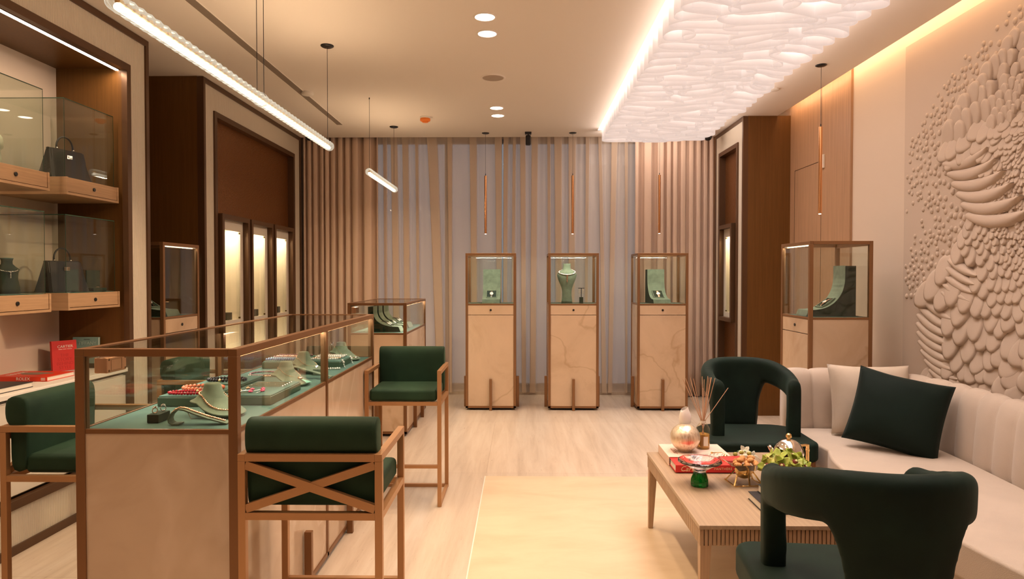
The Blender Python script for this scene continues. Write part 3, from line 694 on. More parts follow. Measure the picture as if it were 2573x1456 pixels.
def lock_module(parent, x, y, z):
    b = MB().box(x - .026, x + .022, y, y + .115, z - .055, z).build('lock_module', copper_s, parent, bev=.004, seg=3)
    MB().frame(y + .02, y + .085, z - .048, z - .008, .0012, x + .022, x + .0228, ax='x').build('cover_line', bronze, b)
    s = MB()
    for dy in (.009, .106):
        for dz in (-.047, -.008): s.tube([(x + .022, y + dy, z + dz), (x + .0235, y + dy, z + dz)], .004, 10)
    s.build('screws', bronze, b); return b
copper_s = mat('satin_copper', (.78, .42, .26), .38, metal=.7)
hx, hy = (CX0 + CX1) / 2, (CY0 + CY1) / 2
lock_module(counter, CX0 + .03 - hx, 2.36 - hy, 1.115); lock_module(counter, CX0 + .03 - hx, 3.36 - hy, 1.115)
small = case('display_counter', 'shorter glass topped counter with watch ramps beyond the far bar stool', 'display counter', -1.515, -1.0, 5.92, 7.12, 1.168, .902, onyx, post=.028,
     struts=[('y', -1, -1.26), ('x', 1, 6.3), ('x', 1, 6.75), ('x', -1, 6.5)], light=5)
lock_module(small, -.23, -.50, 1.125)
PED = []
for x0, lab in ((-.583, 'tall glass pedestal left of the three by the window, watch box inside'), (.280, 'middle one of the three tall pedestals by the window, necklace bust inside'), (1.207, 'right one of the three tall pedestals by the window, in front of the taupe drape')):
    PED.append(case('display_pedestal', lab, 'display pedestal', x0, x0 + .527, 7.11, 7.53, 1.642, 1.112, onyx, group='tall display pedestals', drawer='-y', post=.026,
        struts=[('y', -1, x0 + .2635), ('x', -1, 7.32), ('x', 1, 7.32)], rim=.024, light=1.7))
case('display_pedestal', 'tall glass pedestal standing behind the cream sofa in the right corner', 'display pedestal', 1.99, 2.425, 4.74, 5.26, 1.645, 1.112, onyx, group='tall display pedestals', drawer='-x', post=.026, struts=[('x', -1, 5.0)], rim=.024, light=1.1)
case('display_pedestal', 'tall glass pedestal in the dark alcove between the two left portals', 'display pedestal', -2.975, -2.535, 4.80, 5.34, 1.645, 1.105, onyx, group='tall display pedestals', drawer='+x', post=.026, struts=[('x', 1, 5.07)], rim=.024, light=.55)

# ------------------------------------------------------------------ jewellery props
def ramp(label, loc, rz, ln=.30, wd=.185, hh=.362, inset=True, group=None, top=.075):
    "display stand whose concave face rises from a low front (at -y) to a tall back"
    t = thing('watch_stand', label, 'display stand', loc, rz, group)
    n = 20; prof = [(-ln / 2 - .0, 0), (-ln / 2 + .018, .042)]
    for i in range(n + 1):
        a = PI / 2 * i / n; prof.append((-ln / 2 + .03 + (ln - top - .03) * math.sin(a) ** 1.1, .045 + (hh * .78 - .045) * (1 - math.cos(a)) ** 1.25))
    yb = prof[-1][0]; prof.append((yb, hh)); prof.append((ln / 2, hh)); prof.append((ln / 2, 0))
    b = MB()
    b.prism(prof, -wd / 2, wd / 2, ax='x'); b.build('body', suede_d, t, bev=.0)
    fr = [(p[0] - .0022, p[1] + .0022) for p in prof[:-2]]
    MB().grid([[(-wd / 2 - .001, y_, z_) for y_, z_ in fr], [(wd / 2 + .001, y_, z_) for y_, z_ in fr]]).build('curved_face', suede, t, smooth=False)
    if inset:
        i = 10; (ya, za), (yb_, zb_) = prof[i - 2], prof[i + 4]; ang = math.atan2(zb_ - za, yb_ - ya); ym, zm = (ya + yb_) / 2, (za + zb_) / 2
        M = Matrix.Translation((0, ym, zm)) @ Matrix.Rotation(ang, 4, 'X'); f = MB()
        for q in ((-.058, .058, -.058, -.050), (-.058, .058, .050, .058), (-.058, -.050, -.050, .050), (.050, .058, -.050, .050)): f.box(q[0], q[1], q[2], q[3], -.004, .012, M)
        f.build('inset_frame', suede, t); MB().box(-.05, .05, -.05, .05, -.004, .004, M).build('inset_panel', suede_d, t)
        t['mx'] = 0; return t, M
    return t, None
def watch(label, M, m=steel, dialc=(.75, .72, .68), scale=1., strap=None, group='display watches'):
    t = thing('watch', label, 'watch', M.to_translation(), group=group, rot=M.to_euler()); k = scale
    MB().lathe([(.016 * k, .004 * k), (.019 * k, .006 * k), (.019 * k, .012 * k), (.016 * k, .014 * k)], 24).build('watch_case', m, t, bev=.001)
    MB().lathe([(.0155 * k, .0141 * k), (.0155 * k, .0148 * k), (.0005, .0148 * k)], 24, caps=False).build('dial', mat('dial', dialc, .3), t)
    b = MB()
    for s_ in (-1, 1):
        for j in range(5):
            y_ = s_ * (.021 + j * .0085) * k; z_ = (.008 - .0035 * max(0, j - 1)) * k; w_ = (.010 - .0006 * j) * k
            b.box(-w_, w_, y_ - .0038 * k, y_ + .0038 * k, z_ - .002, z_ + .002)
    b.build('strap', strap or m, t, bev=.0008); return t
for (x_, lab, wl, m_, rz) in ((-.3195, 'green watch stand inside the left window pedestal', 'bright silver watch in the left window pedestal', silver, 0), (1.46, 'green watch stand inside the right window pedestal', 'white faced watch in the right window pedestal', rose_gold, .12)):
    t, M = ramp(lab, (x_, 7.32, 1.113), rz); MM = Matrix.Translation(t.location) @ Matrix.Rotation(rz, 4, 'Z') @ M @ Matrix.Translation((0, 0, .004)); watch(wl, MM, m_, scale=1.15)
t, M = ramp('green curved watch stand in the glass pedestal behind the sofa', (2.205, 4.98, 1.113), -PI / 2, ln=.35); watch('rose gold watch on the stand in the pedestal behind the sofa', Matrix.Translation(t.location) @ Matrix.Rotation(-PI / 2, 4, 'Z') @ M @ Matrix.Translation((0, 0, .004)), rose_gold)
t, M = ramp('green curved watch stand in the alcove pedestal', (-2.755, 5.02, 1.106), PI / 2, ln=.36); watch('silver watch on the stand in the dark alcove pedestal', Matrix.Translation(t.location) @ Matrix.Rotation(PI / 2, 4, 'Z') @ M @ Matrix.Translation((0, 0, .004)), silver)
for i, (y_, wd) in enumerate(((6.16, .17), (6.39, .17), (6.66, .23))):
    t, _ = ramp(['nearest of the three green watch stands in the short counter', 'middle of the three green watch stands in the short counter', 'farthest green watch stand in the short counter'][i], (-1.225, y_, .903), PI / 2, ln=.29, wd=wd, hh=.225, inset=False, group='watch stands in the short counter', top=.045)
    for j in ((-.04, .04) if i != 1 else (0,)):
        M = Matrix.Translation((-1.20 + .012 * 0, y_ + j, .903 + .062)) @ Matrix.Rotation(PI / 2, 4, 'Z') @ Matrix.Rotation(math.radians(32), 4, 'X')
        watch(['bright steel watch on the nearest stand in the short counter, near side', 'bright steel watch on the nearest stand in the short counter, far side', 'steel watch on the middle stand in the short counter', 'steel watch on the farthest stand, near side', 'steel watch on the farthest stand, far side'][0 if (i == 0 and j < 0) else 1 if i == 0 else 2 if i == 1 else 3 if j < 0 else 4], M, steel, scale=1.1, strap=black, group='watches in the short counter')

def chain_pts(f, n, a0=0., a1=2 * PI): return [Vector(f(a0 + (a1 - a0) * i / n)) for i in range(n + 1)]
def beads(mb, pts, r, gap=1.9, vary=0., n=8, m=6):
    rnd_ = random.Random(len(pts)); acc = 0; last = pts[0]; nxt = 0
    seglen = [(b - a).length for a, b in zip(pts, pts[1:])]; tot = sum(seglen); k = int(tot / (r * gap)); out = []
    for i in range(k + 1):
        d = tot * i / max(1, k); j = 0
        while j < len(seglen) - 1 and d > seglen[j]: d -= seglen[j]; j += 1
        p = pts[j].lerp(pts[j + 1], min(1, d / (seglen[j] or 1))); out.append(p); mb.ball(p, r * (1 + rnd_.uniform(-vary, vary)), n, m)
    return out
# low necklace bust: neck rim, sloping shoulders, long front lobe towards +x
def low_bust(label, loc, rz, s=1., cast=suede):
    t = thing('necklace_bust', label, 'display bust', loc, rz, 'low necklace busts in the long counter'); n = 40; rows = []
    def surf(a, q):
        fr = max(0, math.cos(a)); bk = max(0, -math.cos(a)); sd = abs(math.sin(a))
        R = .034 + .078 * fr ** 2.2 + .034 * sd ** 1.5 + .012 * bk; H = .105; zl = .010 + .040 * (1 - fr) ** 1.3 + .004 * bk
        r_ = .024 + .004 * q + (R - .024) * q ** 1.25; z_ = H - (H - zl) * (.38 * sstep(0, .28, q) + .62 * sstep(.08, 1.0, q) ** .9)
        return r_, z_
    for q in [0, .06, .14, .24, .36, .5, .64, .78, .9, 1.0]:
        rows.append([(surf(2 * PI * k / n, q)[0] * math.cos(2 * PI * k / n) * s, surf(2 * PI * k / n, q)[0] * math.sin(2 * PI * k / n) * s, surf(2 * PI * k / n, q)[1] * s) for k in range(n)])
    inner = [(p[0] * .93, p[1] * .93, p[2] - .006 * s) for p in rows[-1]]; rows.append(inner); rows.append([(p[0] * .45, p[1] * .45, .06 * s) for p in rows[-1]])
    rows.insert(0, [(p[0] * .9, p[1] * .9, p[2] + .001) for p in rows[0]]); rows.insert(0, [(p[0] * .02, p[1] * .02, p[2] + .002) for p in rows[0]])
    MB().grid(rows, closed=True).build('bust_form', cast, t, smooth=True)
    MB().lathe([(.026 * s, 0), (.020 * s, .03 * s), (.026 * s, .062 * s)], 20).build('support', suede_d, t, smooth=True)
    def on(a, q): r_, z_ = surf(a, q); return (r_ * math.cos(a) * s, r_ * math.sin(a) * s, z_ * s + .0035)
    return t, on
BL = Matrix
def necklace(label, on, loc, rz, m, r=.0032, drop=.72, back=.22, gap=2.0, cat='necklace', vary=.15, group=None):
    t = thing('necklace', label, cat, loc, rz, group)
    def q(a): c_ = (math.cos(a) + 1) / 2; return back + (drop - back) * c_ ** 1.6
    pts = chain_pts(lambda a: on(a, q(a)), 70)
    mb = MB(); beads(mb, pts, r, gap, vary); mb.build('chain', m, t, smooth=True)
    return t, on(0, q(0))
ZD = DK + .001
coral = mat('coral_bead', (.62, .16, .08), .25); ruby = mat('ruby_bead', (.40, .006, .02), .08); jet = mat('jet_bead', (.015, .012, .016), .08)
pearl = mat('pearl_bead', (.82, .76, .70), .18, coat=.4); mint = mat('mint_tassel', (.32, .62, .48), .6); blue_b = mat('blue_bead', (.12, .20, .34), .2); pinkst = mat('pink_stone', (.78, .12, .22), .15)
white_b = mat('white_bead', (.80, .78, .74), .25); mixb = mat('mauve_bead', (.30, .14, .16), .2); diamond = mat('diamond_metal', (.92, .88, .86), .12, metal=1.)
BUSTS = [((-1.155, 2.53), -.35, 1.12), ((-1.125, 3.24), -.35, 1.05), ((-1.175, 3.66), -.35, 1.05), ((-1.115, 4.20), -.3, 1.05)]
BLAB = ['nearest low grey-green necklace bust, behind the curved bracelet ramp', 'second low necklace bust, with the mint tassel necklace, behind the pink pin tray', 'third low necklace bust, just behind the mint tassel one', 'farthest low necklace bust at the far end of the long counter']
on = []
for ((x_, y_), rz, s_), l in zip(BUSTS, BLAB): on.append(low_bust(l, (x_, y_, ZD), rz, s_)[1])
loc = lambda i: (BUSTS[i][0][0], BUSTS[i][0][1], ZD)
necklace('rose gold pebble chain necklace on the nearest bust', on[0], loc(0), BUSTS[0][1], rose_gold, .0042, .74, .42, 1.9)
t, p = necklace('fine gold necklace with round pendant and mint tassel on the second bust', on[1], loc(1), BUSTS[1][1], rose_gold, .0014, .55, .35, 2.2)
p2 = Vector(on[1](0, .62)); MB().ball(p2, .015, 14, 8, (1, .9, .5)).build('pendant', rose_gold, t, smooth=True)
tb = MB(); bp = Vector(on[1](0, .74)); rt = random.Random(2)
for i in range(16):
    o_ = rt.uniform(-.012, .012); e_ = Vector(on[1](0, .985)); tb.tube([bp + Vector((0, o_ * .3, .004)), bp.lerp(e_, .5) + Vector((.006, o_ * .8, .005)), e_ + Vector((.012, o_ * 1.6, .003))], .0013, 5)
tb.build('tassel', mint, t, smooth=True)
t, p = necklace('fine silver necklace with diamond drop on the third bust', on[2], loc(2), BUSTS[2][1], rose_gold, .0014, .6, .35, 2.2)
MB().ball(on[2](0, .66), .010, 10, 6).build('pendant', diamond, t)
t, p = necklace('thin chain with diamond pendant on the farthest bust', on[3], loc(3), BUSTS[3][1], rose_gold, .0013, .8, .35, 2.2)
MB().ball(on[3](0, .86), .008, 10, 6, (1, 1.6, 1)).build('pendant', diamond, t)
# ring block with two rings
blk = thing('ring_block', 'small dark green suede ring block at the near left of the counter', 'display block', (-1.297, 2.415, ZD)); MB().box(-.021, .021, -.04, .04, 0, .030).build('block', suede_d, blk, bev=.002)
def ring(label, loc, m, rz=0):
    t = thing('ring', label, 'ring', loc, rz); b = MB(); n = 24; rows = []
    for i in range(n + 1):
        a = 2 * PI * i / n; rows.append([((.009 + .0016 * math.cos(k * PI / 3)) * math.cos(a), .0022 * math.sin(k * PI / 3), .0105 + (.009 + .0016 * math.cos(k * PI / 3)) * math.sin(a)) for k in range(6)])
    MB().grid(rows, closed=True).build('band', m, t, smooth=True); b.ball((0, 0, .0225), .0048, 8, 5, (1.3, 1, .8)); b.ball((.006, .001, .020), .0028, 7, 5); b.ball((-.006, -.001, .020), .0028, 7, 5); b.build('stones', diamond, t)
ring('rose gold ring with stones at the front of the ring block', (-1.298, 2.392, ZD + .031), rose_gold, .9); ring('silver jewelled ring at the back of the ring block', (-1.293, 2.438, ZD + .031), silver, .7)
# curved bracelet ramp
br_ = thing('bracelet_ramp', 'curved dark green suede bracelet ramp at the front of the counter', 'display stand', (-1.125, 2.365, ZD), .08)
pr = [(-.062, .003), (-.088, .003), (-.098, .010), (-.100, .022), (-.094, .036), (-.082, .048), (-.064, .055), (-.046, .052), (-.02, .041), (.03, .0225), (.098, .003)]
rows = []; th = .0022
for i, (a, z_) in enumerate(pr):
    p_, q_ = pr[max(0, i - 1)], pr[min(len(pr) - 1, i + 1)]; l_ = math.hypot(q_[0] - p_[0], q_[1] - p_[1]); nx_, nz_ = -(q_[1] - p_[1]) / l_ * th, (q_[0] - p_[0]) / l_ * th
    rows.append([(a + nx_, -.021, z_ + nz_), (a + nx_, .021, z_ + nz_), (a - nx_, .021, z_ - nz_), (a - nx_, -.021, z_ - nz_)])
MB().grid(rows, closed=True).build('strip', suede, br_); MB().tube([(-.045, .0, .05), (-.03, .0, .018), (.02, .0, .020)], .0015, 6).build('wire_prop', steel, br_)
bb = thing('bracelet', 'rose gold tennis bracelet draped along the curved ramp', 'bracelet', (-1.125, 2.365, ZD), .08); mb = MB()
bp = [Vector((a, 0, z_ + .005)) for a, z_ in pr[4:]]; 
for i, p_ in enumerate(beads(MB(), bp[:-1] + [Vector((.085, 0, .0115))], .0029, 2.0)): mb.ball(p_ + Vector((0, .0024, 0)), .0031, 7, 5); mb.ball(p_ + Vector((0, -.0024, 0)), .0031, 7, 5)
mb.build('links', rose_gold, bb, smooth=True)
def strip_stand(label, loc, rz):
    t = thing('bracelet_ramp', label, 'display stand', loc, rz); MB().bar((-.10, 0, .060), (.10, 0, .009), .034, .004).build('strip', suede, t); MB().bar((-.095, 0, .056), (-.07, 0, .005), .034, .004).build('back_strut', suede_d, t)
strip_stand('slanted pale bracelet strip between the second and third busts', (-1.06, 3.44, ZD), -.1)
# trays
def tray(label, x0, x1, y0, y1, h):
    t = thing('jewellery_tray', label, 'tray', ((x0 + x1) / 2, (y0 + y1) / 2, ZD)); W, D = (x1 - x0) / 2, (y1 - y0) / 2
    MB().box(-W, W, -D, D, 0, h - .006).build('tray_body', tray_m, t, bev=.003); MB().box(-W + .004, W - .004, -D + .004, D - .004, h - .007, h).build('suede_top', suede_deck, t, bev=.003); return t
tray_m = mat('green_leather_tray', (.045, .085, .050), .55)
TA = tray('near left green tray holding red and coral bead necklaces', -1.445, -1.235, 2.68, 2.95, .042); TA2 = tray('green tray behind the coral necklaces with black beads', -1.445, -1.235, 2.99, 3.26, .042)
TB = tray('near right green tray with pink pins and fine bracelets', -1.205, -1.005, 2.715, 3.09, .040)
TC = tray('far left green tray with blue beaded rows', -1.455, -1.235, 3.80, 4.12, .040); TD = tray('far right green tray covered with pearl strands', -1.215, -1.02, 3.815, 4.08, .040)
def strand(label, m, pts, r, loc, gap=1.9, group=None, clasp=None, vary=.1):
    t = thing('bead_necklace', label, 'necklace', loc, group=group); mb = MB(); o_ = beads(mb, [Vector(p) for p in pts], r, gap, vary); mb.build('beads', m, t, smooth=True)
    if clasp: c_ = MB(); [c_.ball(o_[k % len(o_)], r * 1.15, 8, 6) for k in clasp[1]]; c_.build('accent_beads', clasp[0], t, smooth=True)
def loop(w, d, n=40, z=.0): return [(w * math.cos(2 * PI * i / n), d * math.sin(2 * PI * i / n), z) for i in range(n + 1)]
zt = ZD + .043
strand('deep red faceted bead necklace on the near left tray', ruby, loop(.075, .030, z=.0065), .0062, (-1.345, 2.725, zt), clasp=(gold, [5, 30]))
strand('chunky coral bead necklace on the near left tray', coral, loop(.082, .048, z=.0082), .0082, (-1.335, 2.84, zt), clasp=(pearl, [22, 24, 3]))
strand('glossy black bead necklace on the tray behind the coral beads', jet, loop(.085, .042, z=.0075), .0075, (-1.335, 3.07, zt), clasp=(gold, [20]))
strand('mauve bead necklace on the counter deck behind the second bust', mixb, loop(.07, .07, z=.0045), .0045, (-1.36, 3.58, ZD)); strand('cream and rose bead necklace lying before the mauve one', rose_gold, [(-.06, -.03, .005), (0, -.045, .005), (.08, -.04, .005), (.12, -.02, .005)], .005, (-1.345, 3.52, ZD))
for k, (y_, m_, r_) in enumerate(((3.83, blue_b, .0065), (3.868, blue_b, .0065), (3.905, mat('seafoam_bead', (.28, .38, .36), .2), .0062), (3.955, mixb, .0060), (4.00, rose_gold, .0055), (4.05, mixb, .006))):
    strand(['nearest blue bead strand on the far left tray', 'second blue bead strand on the far left tray', 'pale seafoam bead strand on the far left tray', 'mauve bead strand on the far left tray', 'rose gold bead strand on the far left tray', 'rearmost mauve bead strand on the far left tray'][k], m_, [(-.095, 0, r_), (.095, 0, r_)], r_, (-1.345, y_, ZD + .041), group='bead strands on the far left tray')
for k, (y_, m_, r_) in enumerate(((3.86, white_b, .0068), (3.92, rose_gold, .0045), (3.97, pearl, .0062), (4.01, pearl, .0062), (4.05, pearl, .0058))):
    strand(['white bead strand at the front of the far right tray', 'rose gold strand on the far right tray', 'first pearl strand on the far right tray', 'second pearl strand on the far right tray', 'rearmost pearl strand on the far right tray'][k], m_, [(-.08, 0, r_), (.075, 0, r_)], r_, (-1.12, y_, ZD + .041), group='strands on the far right tray')
for x_, y_, l in ((-1.014, 3.85, 'white tassel drop hanging over the near corner of the pearl tray'), (-1.014, 4.03, 'white tassel drop hanging over the far edge of the pearl tray')):
    t = thing('tassel_pendant', l, 'pendant', (x_, y_, ZD)); mb = MB(); mb.ball((0.0, 0, .041), .006); mb.ball((.006, 0, .030), .007); mb.ball((.008, -.004, .018), .004); mb.build('drops', pearl, t, smooth=True)
    mb = MB(); [mb.tube([(.008, 0, .016), (.012 + .003 * j, -.006 * j, .002)], .0012, 5) for j in range(-2, 3)]; mb.build('fringe', white_b, t)
strand('white round bead strand in front of the third bust', white_b, [(-.02, 0, .006), (.05, .02, .006), (.11, .03, .006)], .006, (-1.12, 3.74, ZD))
b4 = thing('ring_block', 'small grey-green block in front of the third bust', 'display block', (-1.062, 3.575, ZD)); MB().box(-.03, .03, -.025, .025, 0, .03).build('block', suede, b4, bev=.002)
for i, (x_, y_) in enumerate(((-1.165, 2.80), (-1.11, 2.775), (-1.125, 2.83), (-1.085, 2.845), (-1.07, 2.80), (-1.155, 2.86))):
    t = thing('flower_pin', ['pale rose flower pin at the left of the near right tray', 'coral flower pin at the front of the near right tray', 'pink flower pin in the middle of the near right tray', 'deep pink bead pin farthest back on the near right tray', 'coral flower pin at the right of the near right tray', 'small rose gold pin behind the pale one'][i], 'pin', (x_, y_, ZD + .0405), .3 * i, 'flower pins on the near right tray')
    mb = MB(); c_ = pinkst if i in (2, 3) else rose_gold
    for k in range(5): mb.ball((.0055 * math.cos(k * 1.257), .0055 * math.sin(k * 1.257), .005), .0048, 8, 5, (1, 1, .8))
    mb.ball((0, 0, .008), .004, 8, 5); mb.build('petals', pinkst if i != 0 and i != 5 else rose_gold, t, smooth=True); MB().tube([(-.006, 0, .003), (-.05, -.01, .0022)], .0012, 6).build('stem', silver, t)
for i in range(5):
    y_ = 2.93 + i * .028; t = thing('fine_bracelet', ['nearest fine rose gold bracelet on the near right tray', 'second fine rose gold bracelet', 'third fine rose gold bracelet', 'fourth fine rose gold bracelet', 'rearmost fine rose gold bracelet on the near right tray'][i] + ('' if i in (0, 4) else ' on the near right tray'), 'bracelet', (-1.11, y_, ZD + .0405), group='fine bracelets on the near right tray')
    MB().box(-.075, .07, -.0016, .0016, 0, .0022).build('band', rose_gold, t); MB().ball((.078, 0, .002), .0035).build('clasp', rose_gold, t)
t = thing('earring_stand', 'tiny clear earring stand beside the farthest bust', 'earring stand', (-1.20, 4.30, ZD)); MB().box(-.008, .008, -.008, .008, 0, .10).build('post', crystal, t); MB().ball((.0, -.012, .085), .007).build('earring', diamond, t)
t = thing('earring_stand', 'tilted pale ring cone between the two far trays', 'ring stand', (-1.20, 3.77, ZD)); MB().bar((0, 0, 0), (.02, 0, .085), .014, .014).build('post', suede, t); MB().ball((.012, -.012, .07), .008).build('ring', rose_gold, t)
# middle pedestal bust, necklace, earring tee
bz = 1.113; bu = thing('necklace_bust', 'tall dark green necklace bust in the middle window pedestal', 'display bust', (.487, 7.32, bz))
prof = [(.062, 0), (.056, .03), (.050, .08), (.050, .12), (.056, .16), (.068, .195), (.083, .23), (.097, .265), (.1045, .295), (.103, .312), (.094, .330), (.078, .342), (.060, .352), (.047, .363), (.041, .376), (.039, .390), (.0405, .408), (.042, .416)]
MB().lathe(prof, 40, sy=.62).build('bust_form', suede, bu, smooth=True, bev=0); MB().lathe([(.043, .415), (.043, .421), (.040, .4235), (.001, .424)], 32, sy=.62, caps=False).build('neck_cap', suede, bu)
nk = thing('necklace', 'white gemstone collar with long rose gold drop in the middle window pedestal', 'necklace', (.487, 7.32, bz)); mb = MB()
RZ = sorted((z_, r_) for r_, z_ in prof)
pts = []
for i in range(41):
    a = -2.0 + 4.0 * i / 40; z_ = .358 - .052 * ((math.cos(a) + .42) / 1.42) ** 1.3 if math.cos(a) > -.42 else .358; r_ = interp(RZ, z_) + .005; pts.append(Vector((r_ * math.sin(a), -.62 * r_ * math.cos(a) - .001, z_)))
beads(mb, pts, .0062, 1.4); mb.build('collar', diamond, nk, smooth=True); mb = MB()
for i in range(6): zc = .298 - .0135 * i; yc = -.62 * (interp(RZ, zc) + .004); mb.box(-.0085 + .0006 * i, .0085 - .0006 * i, yc - .004, yc + .002, zc - .0055, zc + .0055)
mb.build('drop', rose_gold, nk, bev=.001)
et = thing('earring_stand', 'small black tee earring stand with gold drops beside the tall bust', 'earring stand', (.640, 7.30, bz)); MB().box(-.020, .020, -.02, .02, 0, .066).build('base', suede_d, et, bev=.001); MB().box(-.004, .004, -.004, .004, .066, .16).box(-.033, .033, -.005, .005, .158, .165).build('tee_bar', black, et)
for sx_ in (-1, 1):
    mb = MB(); [mb.ball((sx_ * .019 + q * .006, -.007, .148 - .014 * j), .0032, 6, 4) for j in range(4) for q in (-1, 1)]; mb.build('earring', gold, et)

# ================================================================== LEFT SHELVING: glass box displays
def shelf_case(label, y0, z0, drops=None):
    t = thing('wall_display_case', label, 'display case', (-3.0, y0 + .25, z0), group='wall mounted glass display cases'); W = .42; D = .25; H = .10
    b = MB(); b.box(0, W - .0, -D, D, 0, .014); b.box(0, W, -D, -D + .014, .014, H); b.box(0, W, D - .014, D, .014, H); b.box(0, .014, -D + .014, D - .014, .014, H); b.box(.014, W - .02, -D + .014, D - .014, H - .02, H - .006)
    b.build('wooden_box', wood_oak_y, t, bev=.001)
    dr = MB().box(W - .018, W - .003, -D + .017, D - .017, .017, H - .002).build('drawer', wood_oak_y, t, bev=.001); knob(dr, (W - .003, 0, .055), '+x')
    MB().box(.016, W - .03, -D + .016, D - .016, H - .006, H + .002).build('display_deck', suede_deck, t)
    z1 = .545; e = .006
    def pane(nm, *q): MB().box(*q).build(nm, glass, t)
    pane('glass_pane', W - .028, W - .022, -D + .016, D - .016, H - .01, z1); pane('glass_pane', .0, W - .028, -D + .016, -D + .022, H - .01, z1); pane('glass_pane', 0, W - .028, D - .022, D - .016, H - .01, z1)
    pane('glass_top', 0, W - .022, -D + .016, D - .016, z1, z1 + e)
    g = MB(); 
    g.box(W - .0225, W - .0215, -D + .016, D - .016, z1 + .001, z1 + e); g.box(0, W - .022, -D + .0155, -D + .0165, z1 + .001, z1 + e)
    for y_ in (-D + .016, D - .018): g.box(W - .0235, W - .0215, y_, y_ + .002, H, z1)
    g.build('glass_edge', edge_m, t); return t
wood_oak_y = wood('oak_case', (.46, .29, .165), (6, 4, 110), .42, .14); edge_m = mat('green_glass_edge', (.03, .07, .045), .2)
shelf_case('upper glass wall case with the black handbag, nearest the portal edge', 3.85, 1.868); shelf_case('upper glass wall case cut by the left edge of the photo', 3.21, 1.868)
shelf_case('lower glass wall case with the black handbag and ring box', 3.85, 1.205); shelf_case('lower glass wall case with the small necklace bust', 3.21, 1.205)
def handbag(label, loc, rz, w=.25, h=.175, d=.095, hw=True):
    t = thing('handbag', label, 'handbag', loc, rz); n = 10; rows = []
    for i in range(n + 1):
        f = i / n; z_ = h * f; ww = w / 2 * (1 - .18 * f); dd = d / 2 * (1 - .72 * f ** .9) + .004; e = .012
        rows.append([(-ww + e, -dd, z_), (ww - e, -dd, z_), (ww, -dd + min(e, dd * .6), z_), (ww - .012 * math.sin(PI * f), 0, z_), (ww, dd - min(e, dd * .6), z_), (ww - e, dd, z_), (-ww + e, dd, z_), (-ww, dd - min(e, dd * .6), z_), (-ww + .012 * math.sin(PI * f), 0, z_), (-ww, -dd + min(e, dd * .6), z_)])
    b = MB().grid(rows, closed=True); k = len(b.v); b.f.append(tuple(range(9, -1, -1))); b.f.append(tuple(range(k - 10, k))); b.build('body', black_leather, t)
    tw = w / 2 * .82; fl = []
    for z_, y_ in ((h + .002, .014), (h + .004, -.002), (h - .004, -.020), (h * .62, -.036)): fl.append([(-tw * (1 + .10 * (h - z_) / h), y_, z_), (tw * (1 + .10 * (h - z_) / h), y_, z_)])
    o_ = MB().grid(fl).build('flap', black_leather, t); s_ = o_.modifiers.new('s', 'SOLIDIFY'); s_.thickness = .003
    hp = [(.055 * math.cos(a) * 1.0, 0, h + .004 + .075 * math.sin(a) ** .8 if math.sin(a) > 0 else h + .004) for a in [PI * i / 16 for i in range(17)]]
    MB().tube(hp, .0052, 10).build('handle', black_leather, t, smooth=True); m_ = MB()
    for s_ in (-1, 1): m_.ball((s_ * .055, -.006, h + .006), .006, 8, 6)
    m_.build('handle_rings', silver, t, smooth=True)
    MB().box(-.018, .018, -.0395, -.034, h * .70, h * .70 + .022).box(-.008, .008, -.043, -.038, h * .70 + .003, h * .70 + .018).build('clasp', silver, t, bev=.001)
    return t
handbag('black top handle handbag in the upper glass wall case', (-2.725, 4.05, 1.971), math.radians(76), w=.27, h=.18, d=.13); handbag('black top handle handbag in the lower glass wall case', (-2.735, 4.03, 1.308), math.radians(76), w=.27, h=.18, d=.13)
t = thing('ring_box', 'open green ring box beside the handbag in the lower wall case', 'ring box', (-2.635, 4.20, 1.308), math.radians(70)); MB().box(-.045, .045, -.03, .03, 0, .022).build('box_base', suede_d, t, bev=.003); MB().box(-.045, .045, .03, .036, 0, .13).build('back_board', suede_d, t)
t = thing('ring', 'bright gold ring lying on the green ring box in the lower wall case', 'ring', (-2.63, 4.195, 1.331), 0); MB().grid([[((.011 + .002 * math.cos(k * PI / 3)) * math.cos(2 * PI * i / 20), (.011 + .002 * math.cos(k * PI / 3)) * math.sin(2 * PI * i / 20), .003 + .002 * math.sin(k * PI / 3)) for k in range(6)] for i in range(21)], closed=True).build('band', rose_gold, t, smooth=True)
t = thing('necklace_bust', 'small green necklace bust in the lower left wall case', 'display bust', (-2.74, 3.60, 1.308), math.radians(60)); MB().lathe([(.062, 0), (.058, .04), (.050, .08), (.052, .11), (.058, .13), (.04, .145), (.027, .158), (.026, .172), (.030, .186), (.001, .188)], 28, sy=.6).build('bust_form', suede_d, t, smooth=True)
MB().lathe([(.031, .186), (.031, .190), (.001, .192)], 28, sy=.6, caps=False).build('neck_cap', suede_deck, t)
t = thing('necklace', 'silver link necklace with drop on the small bust in the wall case', 'necklace', (-2.74, 3.60, 1.308), math.radians(60)); mb = MB(); pts = [Vector((.048 * math.sin(a), -.036 * math.cos(a) - .003, .135 - .018 * math.cos(a))) for a in [-PI / 2 + PI * i / 20 for i in range(21)]]; beads(mb, pts, .0035, 2.0); beads(mb, [Vector((0, -.040, .112)), Vector((0, -.040, .085))], .004, 2); mb.build('links', diamond, t, smooth=True)
t = thing('jewellery_backdrop', 'black upright backdrop panel behind the small bust in the wall case', 'display panel', (-2.86, 3.45, 1.308), 0); MB().box(-.008, .008, -.10, .11, 0, .185).build('panel', black, t, bev=.002)
